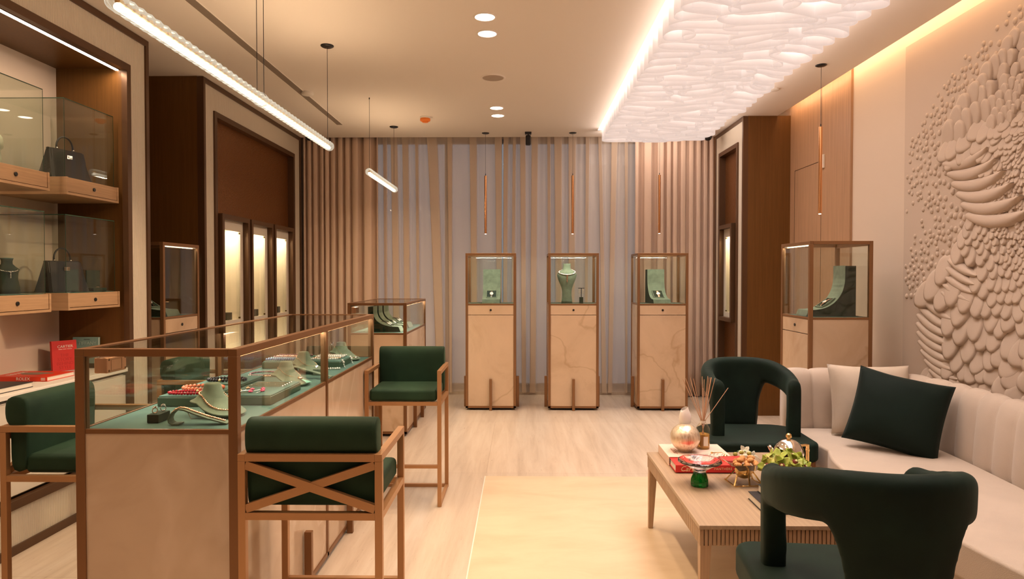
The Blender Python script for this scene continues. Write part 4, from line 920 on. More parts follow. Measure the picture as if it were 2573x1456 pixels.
t = thing('display_hand', 'pale rounded glove display form in the upper left wall case', 'display form', (-2.80, 3.60, 1.971), 0); MB().lathe([(.04, 0), (.036, .06), (.032, .10), (.044, .112), (.046, .14), (.042, .17), (.028, .188), (.001, .195)], 24, sy=.7).build('form', mat('pale_suede', (.52, .55, .40), .8), t, smooth=True)

# back counter under the cases, with books
bc = thing('back_cabinet', 'long low cream cabinet with white top inside the left shelving recess', 'cabinet', (-2.78, 2.6, .28))
MB().box(-.218, .232, -1.78, 1.78, .505, .53).build('countertop', white_p, bc, bev=.002)
MB().box(-.218, .20, -1.78, 1.78, 0, .485).build('body', cabinet_m, bc)
for i in range(6): MB().box(.20, .216, -1.78 + i * .595 + .002, -1.78 + (i + 1) * .595 - .002, .01, .48).build('door', cabinet_m, bc, bev=.001)
paper = mat('page_paper', (.78, .72, .62), .8); bk_red = mat('red_book_cloth', (.62, .03, .025), .5); bk_org = mat('orange_red_cover', (.70, .045, .012), .4); bk_teal = mat('teal_book_cloth', (.20, .36, .34), .6); bk_black = mat('black_cover', (.016, .016, .020), .4); print_w = mat('silver_lettering', (.80, .74, .66), .5); print_d = mat('dark_red_lettering', (.50, .024, .02), .6); print_g = mat('gold_lettering', (.80, .55, .30), .4)
def book(label, loc, rot, w, d, h, cov, open_side='+x', cat='book', group=None):
    "lying book: w along x, d along y; spine faces -y unless stated; cover over pages"
    t = thing('book', label, cat, loc, group=group, rot=rot); c = .0028
    MB().box(0, w, 0, d, 0, c).box(0, w, 0, d, h - c, h).box(0, w, 0, c, c, h - c).build('cover', cov, t, bev=.0006)
    MB().box(.004, w - .004, c, d - .004, c, h - c).build('pages', paper, t); return t
B_ = book('flat orange-red book with large pale letters on the white counter', (-2.975, 3.775, .811), (0, 0, 0), .32, .235, .026, bk_org)
MB().box(.285, .309, -.0006, 0, .006, .009).box(.285, .309, -.0006, 0, .0115, .0145).box(.285, .309, -.0006, 0, .017, .020).build('spine_mark', print_w, B_)
text(B_, 'ROLEX', .0245, (.184, -.0008, .0135), (PI / 2, 0, 0), print_w, sp=1.05); text(B_, 'ROLEX', .045, (.06, .12, .0263), (0, 0, PI / 2), print_w)
MB().lathe([(.001, 0), (.001, .0006)], 4)
MB().prism([(.16 + .09 * math.cos(2 * PI * i / 24) * (1 + .2 * math.sin(3 * 2 * PI * i / 24)), .13 + .05 * math.sin(2 * PI * i / 24)) for i in range(24)], .0262, .0266).build('cover_picture', mat('sepia_picture', (.24, .17, .12), .6), B_)
D_ = book('black flat presentation folder in front of the orange-red book', (-2.95, 3.24, .811), (0, 0, -.02), .34, .36, .028, bk_black, cat='folder')
def standing(label, p0, p1, h, th, cov, lean=.08):
    a = Vector((*p0, .811)); b = Vector((*p1, .811)); w = (b - a).length; rz = math.atan2(b.y - a.y, b.x - a.x)
    t = thing('book', label, 'book', a, rot=(-lean, 0, rz)); c = .003
    MB().box(0, w, 0, c, 0, h).box(0, w, th - c, th, 0, h).box(0, c, c, th - c, 0, h).build('cover', cov, t, bev=.0008); MB().box(c, w - .004, c, th - c, .004, h - .004).build('pages', paper, t); return t, w
T_, w_ = standing('red book standing upright beside the counter corner', (-2.885, 4.155), (-2.815, 4.285), .188, .020, bk_red)
text(T_, 'CARTIER', .0235, (w_ / 2 + .005, -.0006, .150), (PI / 2, 0, 0), print_w); MB().box(w_ / 2 - .035, w_ / 2 - .012, -.0005, 0, .133, .1355).box(w_ / 2 - .008, w_ / 2 + .012, -.0005, 0, .133, .1355).box(w_ / 2 + .016, w_ / 2 + .045, -.0005, 0, .133, .1355).build('subtitle_line', print_w, T_)
for i, s_ in enumerate(('THE', 'STORY', 'BEHIND', 'STYLE')): text(T_, s_, .028, (w_ / 2, -.0004, .096 - .0255 * i), (PI / 2, 0, 0), print_d, ext=.0003)
T2, w2 = standing('teal blue book standing behind the red upright book', (-2.885, 4.335), (-2.722, 4.342), .198, .018, bk_teal, .05)
text(T2, 'TIFFANY', .030, (w2 / 2 + .01, -.0006, .158), (PI / 2, 0, 0), mat('pale_teal_letters', (.34, .50, .46), .5)); MB().box(w2 / 2 - .012, w2 / 2 + .026, -.0005, 0, .182, .185).build('top_line', bk_black, T2)
MB().box(0, w2, -.0005, 0, .0, .03).build('green_band', suede_d, T2)

# ------------------------------------------------------------------ lit wall niches
def niche(label, sgn, X, y0, y1, z0, z1, stand=None):
    t = thing('wall_niche', label, 'display niche', (X, (y0 + y1) / 2, z0), group='lit wall niches'); D = (y1 - y0) / 2; H = z1 - z0
    def R(a, b): return (a, b) if sgn > 0 else (-b, -a)
    MB().frame(-D, D, 0, H, .042, *R(-.035, .045), ax='x').build('frame', frame_dark, t, bev=.001)
    w = .085; MB().frame(-D + .042, D - .042, .042, H - .042, (w * .75, w * .75, .05, .085), *R(-.020, -.005), ax='x').build('surround', cabinet_m, t)
    iy, z_0, z_1 = D - .042 - w * .75, .092, H - .127
    m = MB(); m.box(*R(-.21, -.20), -iy - .02, iy + .02, z_0 - .02, z_1 + .06).box(*R(-.20, -.021), -iy - .02, -iy, z_0 - .02, z_1 + .06).box(*R(-.20, -.021), iy, iy + .02, z_0 - .02, z_1 + .06).box(*R(-.20, -.021), -iy, iy, z_0 - .02, z_0).box(*R(-.20, -.021), -iy, iy, z_1 + .04, z_1 + .06); m.build('lining', niche_m, t)
    MB().box(*R(-.015, -.011), -iy, iy, z_0, z_1).build('glass_pane', glass, t); MB().box(*R(-.05, -.035), -iy + .01, iy - .01, z_1 + .028, z_1 + .038).build('light_strip', led, t)
    MB().box(*R(-.011, -.003), iy - .035, iy - .008, z_1 - .022, z_1 - .008).build('hinge', gold, t); MB().box(*R(-.011, -.003), iy - .035, iy - .008, z_0 + .008, z_0 + .022).build('hinge', gold, t)
    lamp('AREA', 'niche_light', (X - sgn * .09, (y0 + y1) / 2, z0 + z_1 + .02), 2.4, (1, .80, .54), size=.05, size_y=2 * iy - .08); return t, iy
for (a, b), l in zip(NL, ['nearest lit niche of the three in the left portal', 'middle lit niche of the three in the left portal', 'farthest lit niche of the three, next to the drapes']):
    t, iy = niche(l, 1, -2.55, a, b, .92, 1.93)
    s_ = thing('product_block', 'small dark block standing in the ' + l.split(' of')[0].replace(' in the left portal', ''), 'display block', (-2.62, (a + b) / 2 + .03, 1.013), group='dark blocks in the lit niches'); MB().box(-.03, .03, -.055, .055, 0, .065).build('block', suede_d, s_, bev=.002)
niche('single lit niche in the right portal beside the drapes', -1, 2.22, 7.12, 7.58, .92, 1.955)
s_ = thing('product_block', 'small dark block standing in the single right niche', 'display block', (2.29, 7.30, 1.013)); MB().box(-.03, .03, -.055, .055, 0, .065).build('block', suede_d, s_, bev=.002)

# ================================================================== BAR STOOLS
def make_stool(label, loc, rz):
    t = thing('bar_stool', label, 'bar stool', loc, rz, 'green velvet bar stools'); W, D, q = .2325, .21, .024; HA = .83
    for sx_ in (-1, 1):
        for sy_ in (-1, 1):
            x_, y_ = (sx_ * W - (q if sx_ > 0 else 0)), (sy_ * D - (q if sy_ > 0 else 0)); MB().box(x_, x_ + q, y_, y_ + q, 0, HA - q).build('leg', bronze_s, t, bev=.0015)
        xa = sx_ * W - (q if sx_ > 0 else 0); MB().box(xa, xa + q, -D, D, HA - q + .0002, HA).build('armrest', bronze_s, t, bev=.0015)
        MB().box(xa + .002, xa + q - .002, -D + q, D - q, 0.0, .02).build('stretcher', bronze_s, t)
    MB().box(-W + q, W - q, -D + .0006, -D + q, .617, .64).box(-W + q, W - q, D - q, D - .0006, .617, .64).box(-W + .0006, -W + q, -D + q, D - q, .617, .64).box(W - q, W - .0006, -D + q, D - q, .617, .64).build('seat_frame', bronze_s, t)
    MB().box(-W + q, W - q, D - q, D - .002, .235, .255).build('footrest', bronze_s, t); MB().box(-W + q, W - q, -D + .002, -D + q, 0, .02).build('stretcher', bronze_s, t)
    b = MB().box(-W + q, W - q, -D, -D + q, HA - q, HA); z0, z1 = .64, HA - q
    for s_ in (-1, 1): b.bar((-s_ * (W - q), -D + .011 + .0008 * s_, z0 + .012), (s_ * (W - q), -D + .011 + .0008 * s_, z1 - .012), .018, .027, up=(0, 0, 1))
    b.build('back_frame', bronze_s, t)
    MB().box(-W + q + .003, W - q - .003, -D + .075, D - .002, .641, .715).build('seat', velvet_s, t, bev=.02, seg=4)
    W2 = W - .018; rows = []; n = 14
    prof = [(-D + q + .004, .645), (-D + q + .002, .70), (-D + q + .002, .80), (-D + q - .0, .832), (-D + q - .018, .840), (-D + q - .024, .872), (-D + q - .022, .922), (-D + q + .000, .942), (-D + q + .050, .942), (-D + q + .070, .922), (-D + q + .072, .87), (-D + q + .068, .78), (-D + q + .066, .70), (-D + q + .064, .645)]
    m_ = MB(); cy_ = sum(p[0] for p in prof) / len(prof); cz_ = .80
    for x_, k in ((-W2, .80), (-W2 + .006, .93), (-W2 + .018, 1), (W2 - .018, 1), (W2 - .006, .93), (W2, .80)): rows.append([(x_, cy_ + (p[0] - cy_) * k, cz_ + (p[1] - cz_) * (1 - (1 - k) * .12)) for p in prof])
    m_.grid(rows, closed=True); k = len(m_.v); m_.f.append(tuple(range(n - 1, -1, -1))); m_.f.append(tuple(range(k - n, k))); o_ = m_.build('backrest', velvet_s, t, smooth=True, sub=1)
    return t
bronze_s = mat('stool_bronze', (.45, .24, .11), .38, metal=.5)
st0 = make_stool('near bar stool seen from behind with the crossed back', (-.678, 2.375, 0), 0)
dup(st0, (-.717, 4.315, 0), PI, 'bar stool facing the camera at the far end of the long counter')
dup(st0, (-1.775, 2.79, 0), -PI / 2, 'bar stool on the staff side, cut by the left photo edge')
dup(st0, (-1.785, 3.93, 0), -PI / 2, 'bar stool on the staff side seen through the counter glass')

# ================================================================== LOUNGE
def armchair(label, loc, rz, sc_=1.):
    t = thing('armchair', label, 'armchair', loc, rz, 'dark green velvet armchairs')
    # shell: superellipse path, variable lower edge leaves the two arm openings
    W, DB, YF, YC = .225, .255, .13, -.045
    def path(s_):
        a = abs(s_); sg = 1 if s_ >= 0 else -1
        if a <= .66:
            ph = a / .66 * PI / 2; return (sg * W * math.sin(ph) ** .92, YC - DB * math.cos(ph) ** .86)
        return (sg * W, YC + (YF - YC) * (a - .66) / .34)
    def ztop(s_): a = abs(s_); return .868 - .012 * sstep(.1, .5, a) - .078 * sstep(.30, .92, a) - .03 * sstep(.95, 1.0, a) ** 2
    def zlow(s_):
        a = abs(s_)
        if a < .215: return .40
        if a > .875: return .40
        u = (a - .215) / .66; e0 = min(1, max(0, u / .13)) ** .32; e1 = sstep(1.0, .94, u) ** .5
        return .40 + (.715 - .075 * u - .40) * min(e0, e1)
    n = 150; rows = []; th = .038
    for i in range(n + 1):
        s_ = -1 + 2 * i / n; x_, y_ = path(s_); p, q = path(max(-1, s_ - .01)), path(min(1, s_ + .01)); tx, ty = q[0] - p[0], q[1] - p[1]; l = math.hypot(tx, ty); nx_, ny_ = ty / l, -tx / l
        z0, z1 = zlow(s_), ztop(s_); r_ = min(.03, (z1 - z0) / 2.1); row = []
        for (o_, z_) in ((1, z0 + r_), (1, z0 + (z1 - z0) * .3), (1, z0 + (z1 - z0) * .7), (1, z1 - r_), (.7, z1 - r_ * .3), (0, z1), (-.7, z1 - r_ * .3), (-1, z1 - r_), (-1, z0 + (z1 - z0) * .7), (-1, z0 + (z1 - z0) * .3), (-1, z0 + r_), (-.7, z0 + r_ * .3), (0, z0), (.7, z0 + r_ * .3)):
            fl = .022 * sstep(.42, .80, z_) * (1 - sstep(.75, 1, abs(s_))); oo = o_ * th + fl; row.append((x_ + nx_ * oo, y_ + ny_ * oo, z_))
        rows.append(row)
    m = MB().grid(rows, closed=True); k = len(m.v); m.f.append(tuple(range(13, -1, -1))); m.f.append(tuple(range(k - 14, k)))
    o_ = m.build('back_and_arms', velvet, t, smooth=True); r_ = o_.modifiers.new('r', 'REMESH'); r_.mode = 'VOXEL'; r_.voxel_size = .009; r_.use_smooth_shade = True; s_ = o_.modifiers.new('s', 'SMOOTH'); s_.iterations = 12; s_.factor = .6
    # seat: rounded cushion a little wider than the shell
    pts = []; SW, SF, SB = .318, .30, -.24
    for cx_, cy_, a0, r0 in ((SW - .07, SF - .07, 0, .07), (-SW + .07, SF - .07, 90, .07), (-SW + .16, SB + .16, 180, .16), (SW - .16, SB + .16, 270, .16)):
        for k in range(7): a = math.radians(a0 + 90 * k / 6); pts.append((cx_ + r0 * math.cos(a), cy_ + r0 * math.sin(a)))
    MB().prism(pts, .325, .438).build('seat', velvet, t, bev=.022, seg=4)
    MB().prism([(a * .965, b * .965) for a, b in pts], .27, .326).build('seat_rail', wood_leg2, t, bev=.003)
    for sx_ in (-1, 1):
        for sy_ in (-1, 1):
            m = MB(); xa, ya = sx_ * .245, (.225 if sy_ > 0 else -.16); m.grid([[(xa + i * w_ + sx_ * .02 * g, ya + j * w_ + sy_ * .02 * g, z_) for i, j in ((-1, -1), (1, -1), (1, 1), (-1, 1))] for z_, w_, g in ((.27, .024, 0), (0, .014, 1))], closed=True); m.f += [(3, 2, 1, 0), (4, 5, 6, 7)]; m.build('leg', wood_leg2, t)
    return t
wood_leg2 = wood('walnut_leg', (.30, .14, .065), (90, 90, 3), .4)
A2_ = armchair('dark green velvet armchair in the foreground with its back to the camera', (1.060, 2.166, 0), -.10)
A1_ = dup(A2_, (1.42, 4.23, 0), PI - .04, 'dark green velvet armchair facing the camera beyond the low table')

# low table
tb = thing('coffee_table', 'low pale oak table with fluted apron in the middle of the lounge', 'table', (1.09, 3.245, 0)); TX0, TX1, TY0, TY1 = .70 - 1.09, 1.48 - 1.09, 2.675 - 3.245, 3.80 - 3.245
MB().box(TX0, TX1, TY0, TY1, .403, .42).build('table_top', wood_table, tb, bev=.002)
a = MB(); a.frame(TX0 + .012, TX1 - .012, TY0 + .012, TY1 - .012, .012, .338, .403, ax='z')
st_ = .0165; x = TX0 + .006
while x < TX1 - .006: a.box(x, x + st_ - .0045, TY0 + .004, TY0 + .014, .338, .4025); a.box(x, x + st_ - .0045, TY1 - .014, TY1 - .004, .338, .4025); x += st_
y = TY0 + .006
while y < TY1 - .006: a.box(TX0 + .004, TX0 + .014, y, y + st_ - .0045, .338, .4025); a.box(TX1 - .014, TX1 - .004, y, y + st_ - .0045, .338, .4025); y += st_
a.build('apron', wood_leg, tb)
for sx_, xa in ((-1, TX0 + .028), (1, TX1 - .028)):
    for sy_, ya in ((-1, TY0 + .028), (1, TY1 - .028)):
        m = MB().grid([[(xa + i * w_ + sx_ * (.022 - w_), ya + j * w_ + sy_ * (.022 - w_), z_) for i, j in ((-1, -1), (1, -1), (1, 1), (-1, 1))] for z_, w_ in ((.338, .022), (0, .012))], closed=True); m.f += [(3, 2, 1, 0), (4, 5, 6, 7)]; m.build('leg', wood_leg, tb, bev=.001)

# curved channel sofa
sofa = thing('sofa', 'curved cream sofa with vertical channel tufted back', 'sofa', (2.05, 3.4, 0)); OX, OY = 2.05, 3.4
def crv(pts, n):
    out = []
    P = [Vector((*p, 0)) for p in pts]; P = [2 * P[0] - P[1]] + P + [2 * P[-1] - P[-2]]
    for i in range(1, len(P) - 2):
        for k in range(n):
            t_ = k / n; a_, b_, c_, d_ = P[i - 1], P[i], P[i + 1], P[i + 2]
            out.append(.5 * ((2 * b_) + (c_ - a_) * t_ + (2 * a_ - 5 * b_ + 4 * c_ - d_) * t_ ** 2 + (3 * b_ - a_ - 3 * c_ + d_) * t_ ** 3))
    out.append(P[-2]); return out
bpth = crv([(1.765, 4.53), (1.98, 4.53), (2.19, 4.50), (2.36, 4.36), (2.43, 4.10), (2.43, 3.75), (2.39, 3.3), (2.34, 2.85), (2.29, 2.4), (2.24, 1.95), (2.16, 1.5)], 16)
rows = []; sl = 0; tot = sum((b - a).length for a, b in zip(bpth, bpth[1:])); nch = round(tot / .165); chn = tot / nch
dense = []
for a_, b_ in zip(bpth, bpth[1:]):
    for k in range(2): dense.append(a_.lerp(b_, k / 2))
dense.append(bpth[-1])
for i, p in enumerate(dense):
    if i: sl += (p - dense[i - 1]).length
    q = dense[min(i + 1, len(dense) - 1)] - dense[max(i - 1, 0)]; q.normalize(); nn = Vector((q.y, -q.x, 0))       # towards the seat
    if (Vector((1.9, 3.2, 0)) - p).dot(nn) < 0: nn = -nn
    f = abs(math.sin(PI * sl / chn)) ** .5; bu_ = .028 * f; ct = .014 * f; row = []
    for o_, z_ in ((-.02 + bu_, .30), (.0 + bu_, .42), (-.008 + bu_, .55), (-.02 + bu_, .68), (-.034 + bu_ * .8, .735 + ct * .5), (-.058 + bu_ * .4, .765 + ct), (-.088, .772 + ct), (-.118, .755 + ct), (-.135, .71), (-.14, .45), (-.14, .04), (-.10, .04)):
        row.append((p.x - OX + nn.x * o_, p.y - OY + nn.y * o_, z_))
    rows.append(row)
sb = MB().grid(rows); n = 12; k = len(sb.v); sb.f.append(tuple(range(n - 1, -1, -1))); sb.f.append(tuple(range(k - n, k))); sb.build('backrest', boucle, sofa, smooth=True)
front = crv([(1.765, 3.94), (1.70, 3.74), (1.665, 3.5), (1.65, 3.1), (1.65, 2.7), (1.69, 2.3), (1.78, 1.9), (1.90, 1.5)], 8)
inner = [Vector((p.x, p.y, 0)) for p in bpth[::3]]
poly = [(p.x - OX, p.y - OY) for p in front] + [(2.05 - OX + .09, 1.48 - OY)] + [(p.x - OX - .02, p.y - OY - (.03 if p.y > 4.4 else 0)) for p in reversed(inner[:-1])]
MB().prism(poly, .255, .402).build('seat_cushion', boucle, sofa, bev=.022, seg=4)
cx_, cy_ = sum(a for a, b in poly) / len(poly), sum(b for a, b in poly) / len(poly)
MB().prism([(a + (.02 if a < cx_ else 0), b) for a, b in poly], .05, .257).build('base', boucle, sofa, bev=.012, seg=3)
MB().prism([(cx_ + (a - cx_) * .90, cy_ + (b - cy_) * .95) for a, b in poly], 0, .05).build('plinth', wood_dark, sofa)
def pillow(label, loc, rot, w, h, th, m):
    t = thing('cushion', label, 'cushion', loc, rot=rot); n = 22
    def P(i, j, s_):
        u, v_ = -1 + 2 * i / n, -1 + 2 * j / n; pin = 1 - .085 * (1 - abs(u * v_) ** 1.2) * (max(abs(u), abs(v_)) ** 6); cu = 1 - .06 * (1 - v_ * v_) * abs(u) ** 3; cv = 1 - .07 * (1 - u * u) * abs(v_) ** 3
        hh = th / 2 * ((1 - abs(u) ** 2.6) ** .55) * ((1 - abs(v_) ** 2.6) ** .55); wr = .006 * math.sin(5 * u + 3 * v_ * s_) * (1 - u * u) * abs(v_)
        return (u * w / 2 * cu, s_ * (hh + .002) + wr, v_ * h / 2 * cv)
    m_ = MB(); m_.grid([[P(i, j, -1) for j in range(n + 1)] for i in range(n + 1)]); m_.grid([[P(i, j, 1) for j in range(n, -1, -1)] for i in range(n + 1)])
    ob = m_.build('cushion_cover', m, t, smooth=True, fix=True); w_ = ob.modifiers.new('w', 'WELD'); w_.merge_threshold = .0045
pillow('cream linen cushion leaning on the sofa back behind the green one', (2.195, 4.31, .625), (math.radians(-14), 0, math.radians(-8)), .49, .44, .25, linen)
pillow('dark green velvet cushion leaning on the cream cushion', (2.155, 3.93, .616), (math.radians(-20), math.radians(10), math.radians(-36)), .49, .45, .24, velvet_p)

# ------------------------------------------------------------------ things on the low table
TZ = .4205
sc_m = mat('pink_cream_paper', (.80, .60, .50), .6)
sl = thing('slipcase', 'cream slipcase box on the table under the gold globe', 'book box', (.762, 3.52, TZ)); w_, d_, h_ = .326, .27, .047; c_ = .004
MB().box(0, w_, 0, d_, 0, c_).box(0, w_, 0, d_, h_ - c_, h_).box(0, c_, 0, d_, c_, h_ - c_).box(w_ - c_, w_, 0, d_, c_, h_ - c_).box(c_, w_ - c_, d_ - c_, d_, c_, h_ - c_).build('box_shell', sc_m, sl, bev=.0008)
text(sl, 'Cartier', .040, (.055, .12, h_ + .0003), (0, 0, PI / 2 + PI), mat('brown_print', (.32, .16, .12), .6), shear=.4)
pr_ = MB(); 
for i in range(9): pr_.bar((.12 + .02 * i, .035 + .01 * math.sin(i * 2), h_ + .0004), (.135 + .02 * i, .06 + .014 * math.cos(i), h_ + .0004), .006, .0006)
pr_.build('printed_motif', mat('grey_print', (.36, .30, .27), .7), sl)
rb = book('bright red book sliding out of the cream slipcase', (.767, 3.385, TZ + .0045), (0, 0, 0), .316, .36, .037, bk_red)
text(rb, 'Cartier', .036, (.075, -.0008, .0175), (PI / 2, 0, 0), print_g, shear=.35); text(rb, 'PANTHÈRE', .0165, (.235, -.0008, .018), (PI / 2, 0, 0), print_g, sp=1.15)
# gold globe tissue holder
gl = thing('tissue_globe', 'round ribbed gold glass tissue holder on the slipcase', 'tissue holder', (.873, 3.635, TZ + .0475)); R = .077
prf = [(R * math.sin(a), .075 - R * .97 * math.cos(a)) for a in [PI * (.17 + .66 * i / 22) for i in range(23)]]; prf = [(.026, .0), (.034, .0005)] + prf + [(.024, .147)]
gg = mat('mercury_gold_glass', (.82, .66, .48), .30, metal=.55, coat=.6); gv = coords(gg, (70, 70, 16)); gc, gf = noise_col(gg, [(.62, .46, .30), (.84, .70, .52), (.92, .80, .64)], gv, 1.6, 3); base(gg, gc); bump(gg, gf, .5, .004); gm = MB().lathe(prf, 72, rfun=lambda a, z: 1 + .020 * abs(math.sin(a * 18 + (3 if z > .075 else 0)))); gm.build('globe', gg, gl, smooth=True, fix=True)
MB().lathe([(R * .985, .072), (R * 1.01, .075), (R * .985, .078)], 48, caps=False).build('seam_ring', gg, gl, smooth=True)
tis = []; 
for i in range(9):
    f = i / 8; rw = .020 + .012 * math.sin(PI * (f * .8 + .15)) - .004 * f; tis.append([(rw * math.cos(2 * PI * k / 18) * (1 + .16 * math.sin(3 * 2 * PI * k / 18 + f * 2)) - .006 * f, rw * .55 * math.sin(2 * PI * k / 18) * (1 + .2 * math.sin(2 * 2 * PI * k / 18)), .143 + .085 * f + (.010 * math.sin(2 * PI * k / 18 + 1) if i == 8 else 0)) for k in range(18)])
MB().grid(tis, closed=True).build('tissue', mat('white_tissue', (.92, .88, .84), .9, emit=None), gl, smooth=True)
# reed diffuser
rd = thing('reed_diffuser', 'glass reed diffuser bottle with thin wooden reeds', 'reed diffuser', (.985, 3.70, TZ + .0475)); bp_ = [(.034, 0), (.0365, .004), (.0365, .098), (.034, .115), (.024, .130), (.0145, .138), (.0135, .150), (.0165, .153), (.0165, .158)]
MB().lathe(bp_, 32, caps=False).build('bottle', amber_glass, rd, smooth=True); MB().lathe([(.001, .0)] + [(.0345, .001), (.0345, .078), (.001, .078)], 28, caps=False).build('oil', liquid, rd, smooth=False)
MB().lathe([(.0155, .136), (.016, .137), (.016, .150), (.0155, .151)], 24, caps=False).build('neck_band', paper, rd); MB().box(-.006, .018, -.0372, -.0368, .02, .07).build('label', paper, rd)
rdn = random.Random(4)
for dx, dy in ((-.115, -.02), (-.088, .03), (-.06, -.03), (-.058, .05), (.005, 0), (.010, .06), (.018, -.05), (.030, .02), (.036, -.03), (.055, .05), (.058, -.02), (.135, .0)):
    hh = .385 - .05 * (abs(dx) > .12); MB().tube([(-dx * .18, -dy * .18, .012), (dx * .11, dy * .11, .155), (dx, dy, hh + rdn.uniform(-.012, .008))], .0017, 6).build('reed', reed_m if 'reed_m' in globals() else globals().setdefault('reed_m', mat('reed_wood', (.60, .36, .23), .7)), rd)
# candle snuffer lying on the books
cs = thing('candle_snuffer', 'small gold bell shaped candle snuffer on the books', 'candle snuffer', (1.04, 3.475, TZ + .042)); MB().lathe([(.017, 0), (.0175, .002), (.014, .008), (.0125, .018), (.009, .026), (.003, .030), (.001, .031)], 24, caps=False).build('bell', gold, cs, smooth=True)
MB().tube([(0, 0, .030), (-.012, .025, .034), (-.050, .06, .022)], [.0016, .0016, .003], 8).build('handle', gold, cs, smooth=True); cs2 = MB().ball((-.052, .063, .022), .006, 8, 6); cs2.build('finial', gold, cs, smooth=True)
# crystal bowl
cb = thing('crystal_bowl', 'faceted clear crystal bowl on a dark green crystal foot', 'bowl', (.835, 3.19, TZ)); MB().lathe([(.040, 0), (.042, .006), (.041, .032), (.030, .062), (.026, .066)], 10).build('foot', green_glass, cb, bev=.0015)
MB().lathe([(.028, .066), (.030, .074), (.066, .096), (.101, .112), (.103, .118), (.096, .124), (.088, .122), (.060, .104), (.030, .084), (.001, .082)], 14, caps=True).build('bowl', crystal, cb, bev=.001)
# snack bowl on gold stand
sn = thing('snack_bowl', 'square glass dish of savoury snacks on a gold stand', 'serving dish', (1.055, 3.235, TZ), .12); hz = .105
MB().grid([[(a * s_, b * s_, z_) for a, b in ((-1, -1), (1, -1), (1, 1), (-1, 1))] for s_, z_ in ((.090, hz), (.084, hz), (.040, hz - .038), (.022, hz - .043))], closed=True).build('glass_dish', crystal, sn)
MB().lathe([(.010, .022), (.030, .030), (.042, .055), (.046, .078)], 24, caps=False).build('gold_cup', gold, sn, smooth=True)
g_ = MB()
for s_ in (-1, 1): g_.bar((s_ * .068, -.06, .002), (s_ * .068, .06, .002), .006, .004); g_.bar((s_ * .068, -.05, .002), (s_ * .03, -.01, .068), .006, .005); g_.bar((s_ * .068, .05, .002), (s_ * .03, .01, .068), .006, .005)
g_.bar((-.068, -.06, .002), (.068, -.06, .002), .006, .004); g_.bar((0, -.062, .002), (0, -.05, .075), .007, .005); g_.build('stand', gold, sn)
fry = mat('fried_crumb', (.52, .22, .07), .7); olive = mat('green_olive', (.36, .33, .08), .35); nbm = MATS['fried_crumb']; nv = coords(nbm); _, ff = noise_col(nbm, [(.42, .16, .05), (.66, .30, .10), (.78, .42, .18)], nv, 90, 3); base(nbm, _); bump(nbm, ff, .6, .004)
proto = thing('snack', 'x', 'snack', (0, 0, 0)); MB().ball((0, 0, 0), .0155, 12, 8, (1.2, .85, .8)).build('fritter', fry, proto, smooth=True)
k = 0
for iz, sp in enumerate((((-.035, -.04), (0, -.045), (.035, -.04), (-.03, -.008), (.008, -.012), (.04, -.005), (-.02, .025), (.02, .028)), ((-.022, -.028), (.016, -.03), (-.004, .006), (.03, .01)))):
    for x_, y_ in sp:
        pw = Vector((1.055 + x_ * 1.25, 3.235 + y_ * 1.2, TZ + hz - .008 + iz * .020)); lab = ['golden fried snack in the lower layer of the glass dish', 'golden fried snack heaped on top in the glass dish'][iz]
        if k == 0: proto.location = pw; proto['label'] = lab; proto['group'] = 'fried snacks in the lower layer'
        else: dup(proto, pw, k * 1.1, lab, ['fried snacks in the lower layer', 'fried snacks heaped on top'][iz])
        k += 1
for i, (x_, y_, z_) in enumerate(((-.032, .028, .036), (.0, .035, .042), (.035, .032, .038))):
    t = thing('olive', ['left of the three green olives on the snacks', 'middle green olive on the snacks', 'right of the three green olives on the snacks'][i], 'olive', (1.055 + x_, 3.235 + y_, TZ + hz + z_ - .012)); MB().ball((0, 0, 0), .0095, 10, 8, (1.2, 1, 1)).build('olive_flesh', olive, t, smooth=True)
# white cup with orchid
wc = thing('white_cup', 'small white cup with a white orchid behind the snacks', 'cup', (1.16, 3.50, TZ)); MB().lathe([(.022, 0), (.026, .004), (.034, .04), (.038, .06), (.036, .06), (.03, .03), (.001, .006)], 28, caps=False).build('cup', mat('white_porcelain', (.82, .78, .72), .15), wc, smooth=True)
def flower(name, t, c, up, r, pm, cm, cm2, n=5):
    up = Vector(up).normalized(); x_ = up.cross(Vector((0, 0, 1)) if abs(up.z) < .9 else Vector((1, 0, 0))).normalized(); y_ = up.cross(x_); M = Matrix((x_, y_, up)).transposed().to_4x4(); M.translation = Vector(c); m = MB()
    for k in range(n):
        a = 2 * PI * k / n + .3; rows = []
        for i in range(7):
            f = i / 6; w = r * .34 * math.sin(PI * min(1, f * .93 + .06)) ** 1.0; h = r * (.10 + .42 * f ** 1.5 - .25 * f ** 3 * (k % 2)); rr_ = r * (.12 + .88 * f); row = []
            for j in (-1, -.5, 0, .5, 1):
                row.append(M @ Vector((rr_ * math.cos(a) - j * w * math.sin(a), rr_ * math.sin(a) + j * w * math.cos(a), h + abs(j) * w * .25)))
            rows.append(row)
        m.grid(rows)
    f_ = m.build(name, pm, t, smooth=True); s_ = f_.modifiers.new('s', 'SOLIDIFY'); s_.thickness = .0012
    m = MB(); P = M @ Vector((0, 0, r * .12)); m.ball(P, r * .27, 10, 6); m.build('lip', cm, f_, smooth=True); MB().ball(M @ Vector((0, 0, r * .34)), r * .12, 8, 6).build('column', cm2, f_, smooth=True)
pet_w = mat('white_petal', (.78, .76, .62), .6); pet_g = mat('green_petal', (.34, .42, .055), .5); lip_r = mat('maroon_lip', (.20, .03, .03), .5); lip_y = mat('cream_column', (.75, .68, .35), .5)
nv = coords(pet_g); cc, _ = noise_col(pet_g, [(.22, .30, .035), (.38, .46, .07), (.50, .42, .12)], nv, 22, 3); base(pet_g, cc)
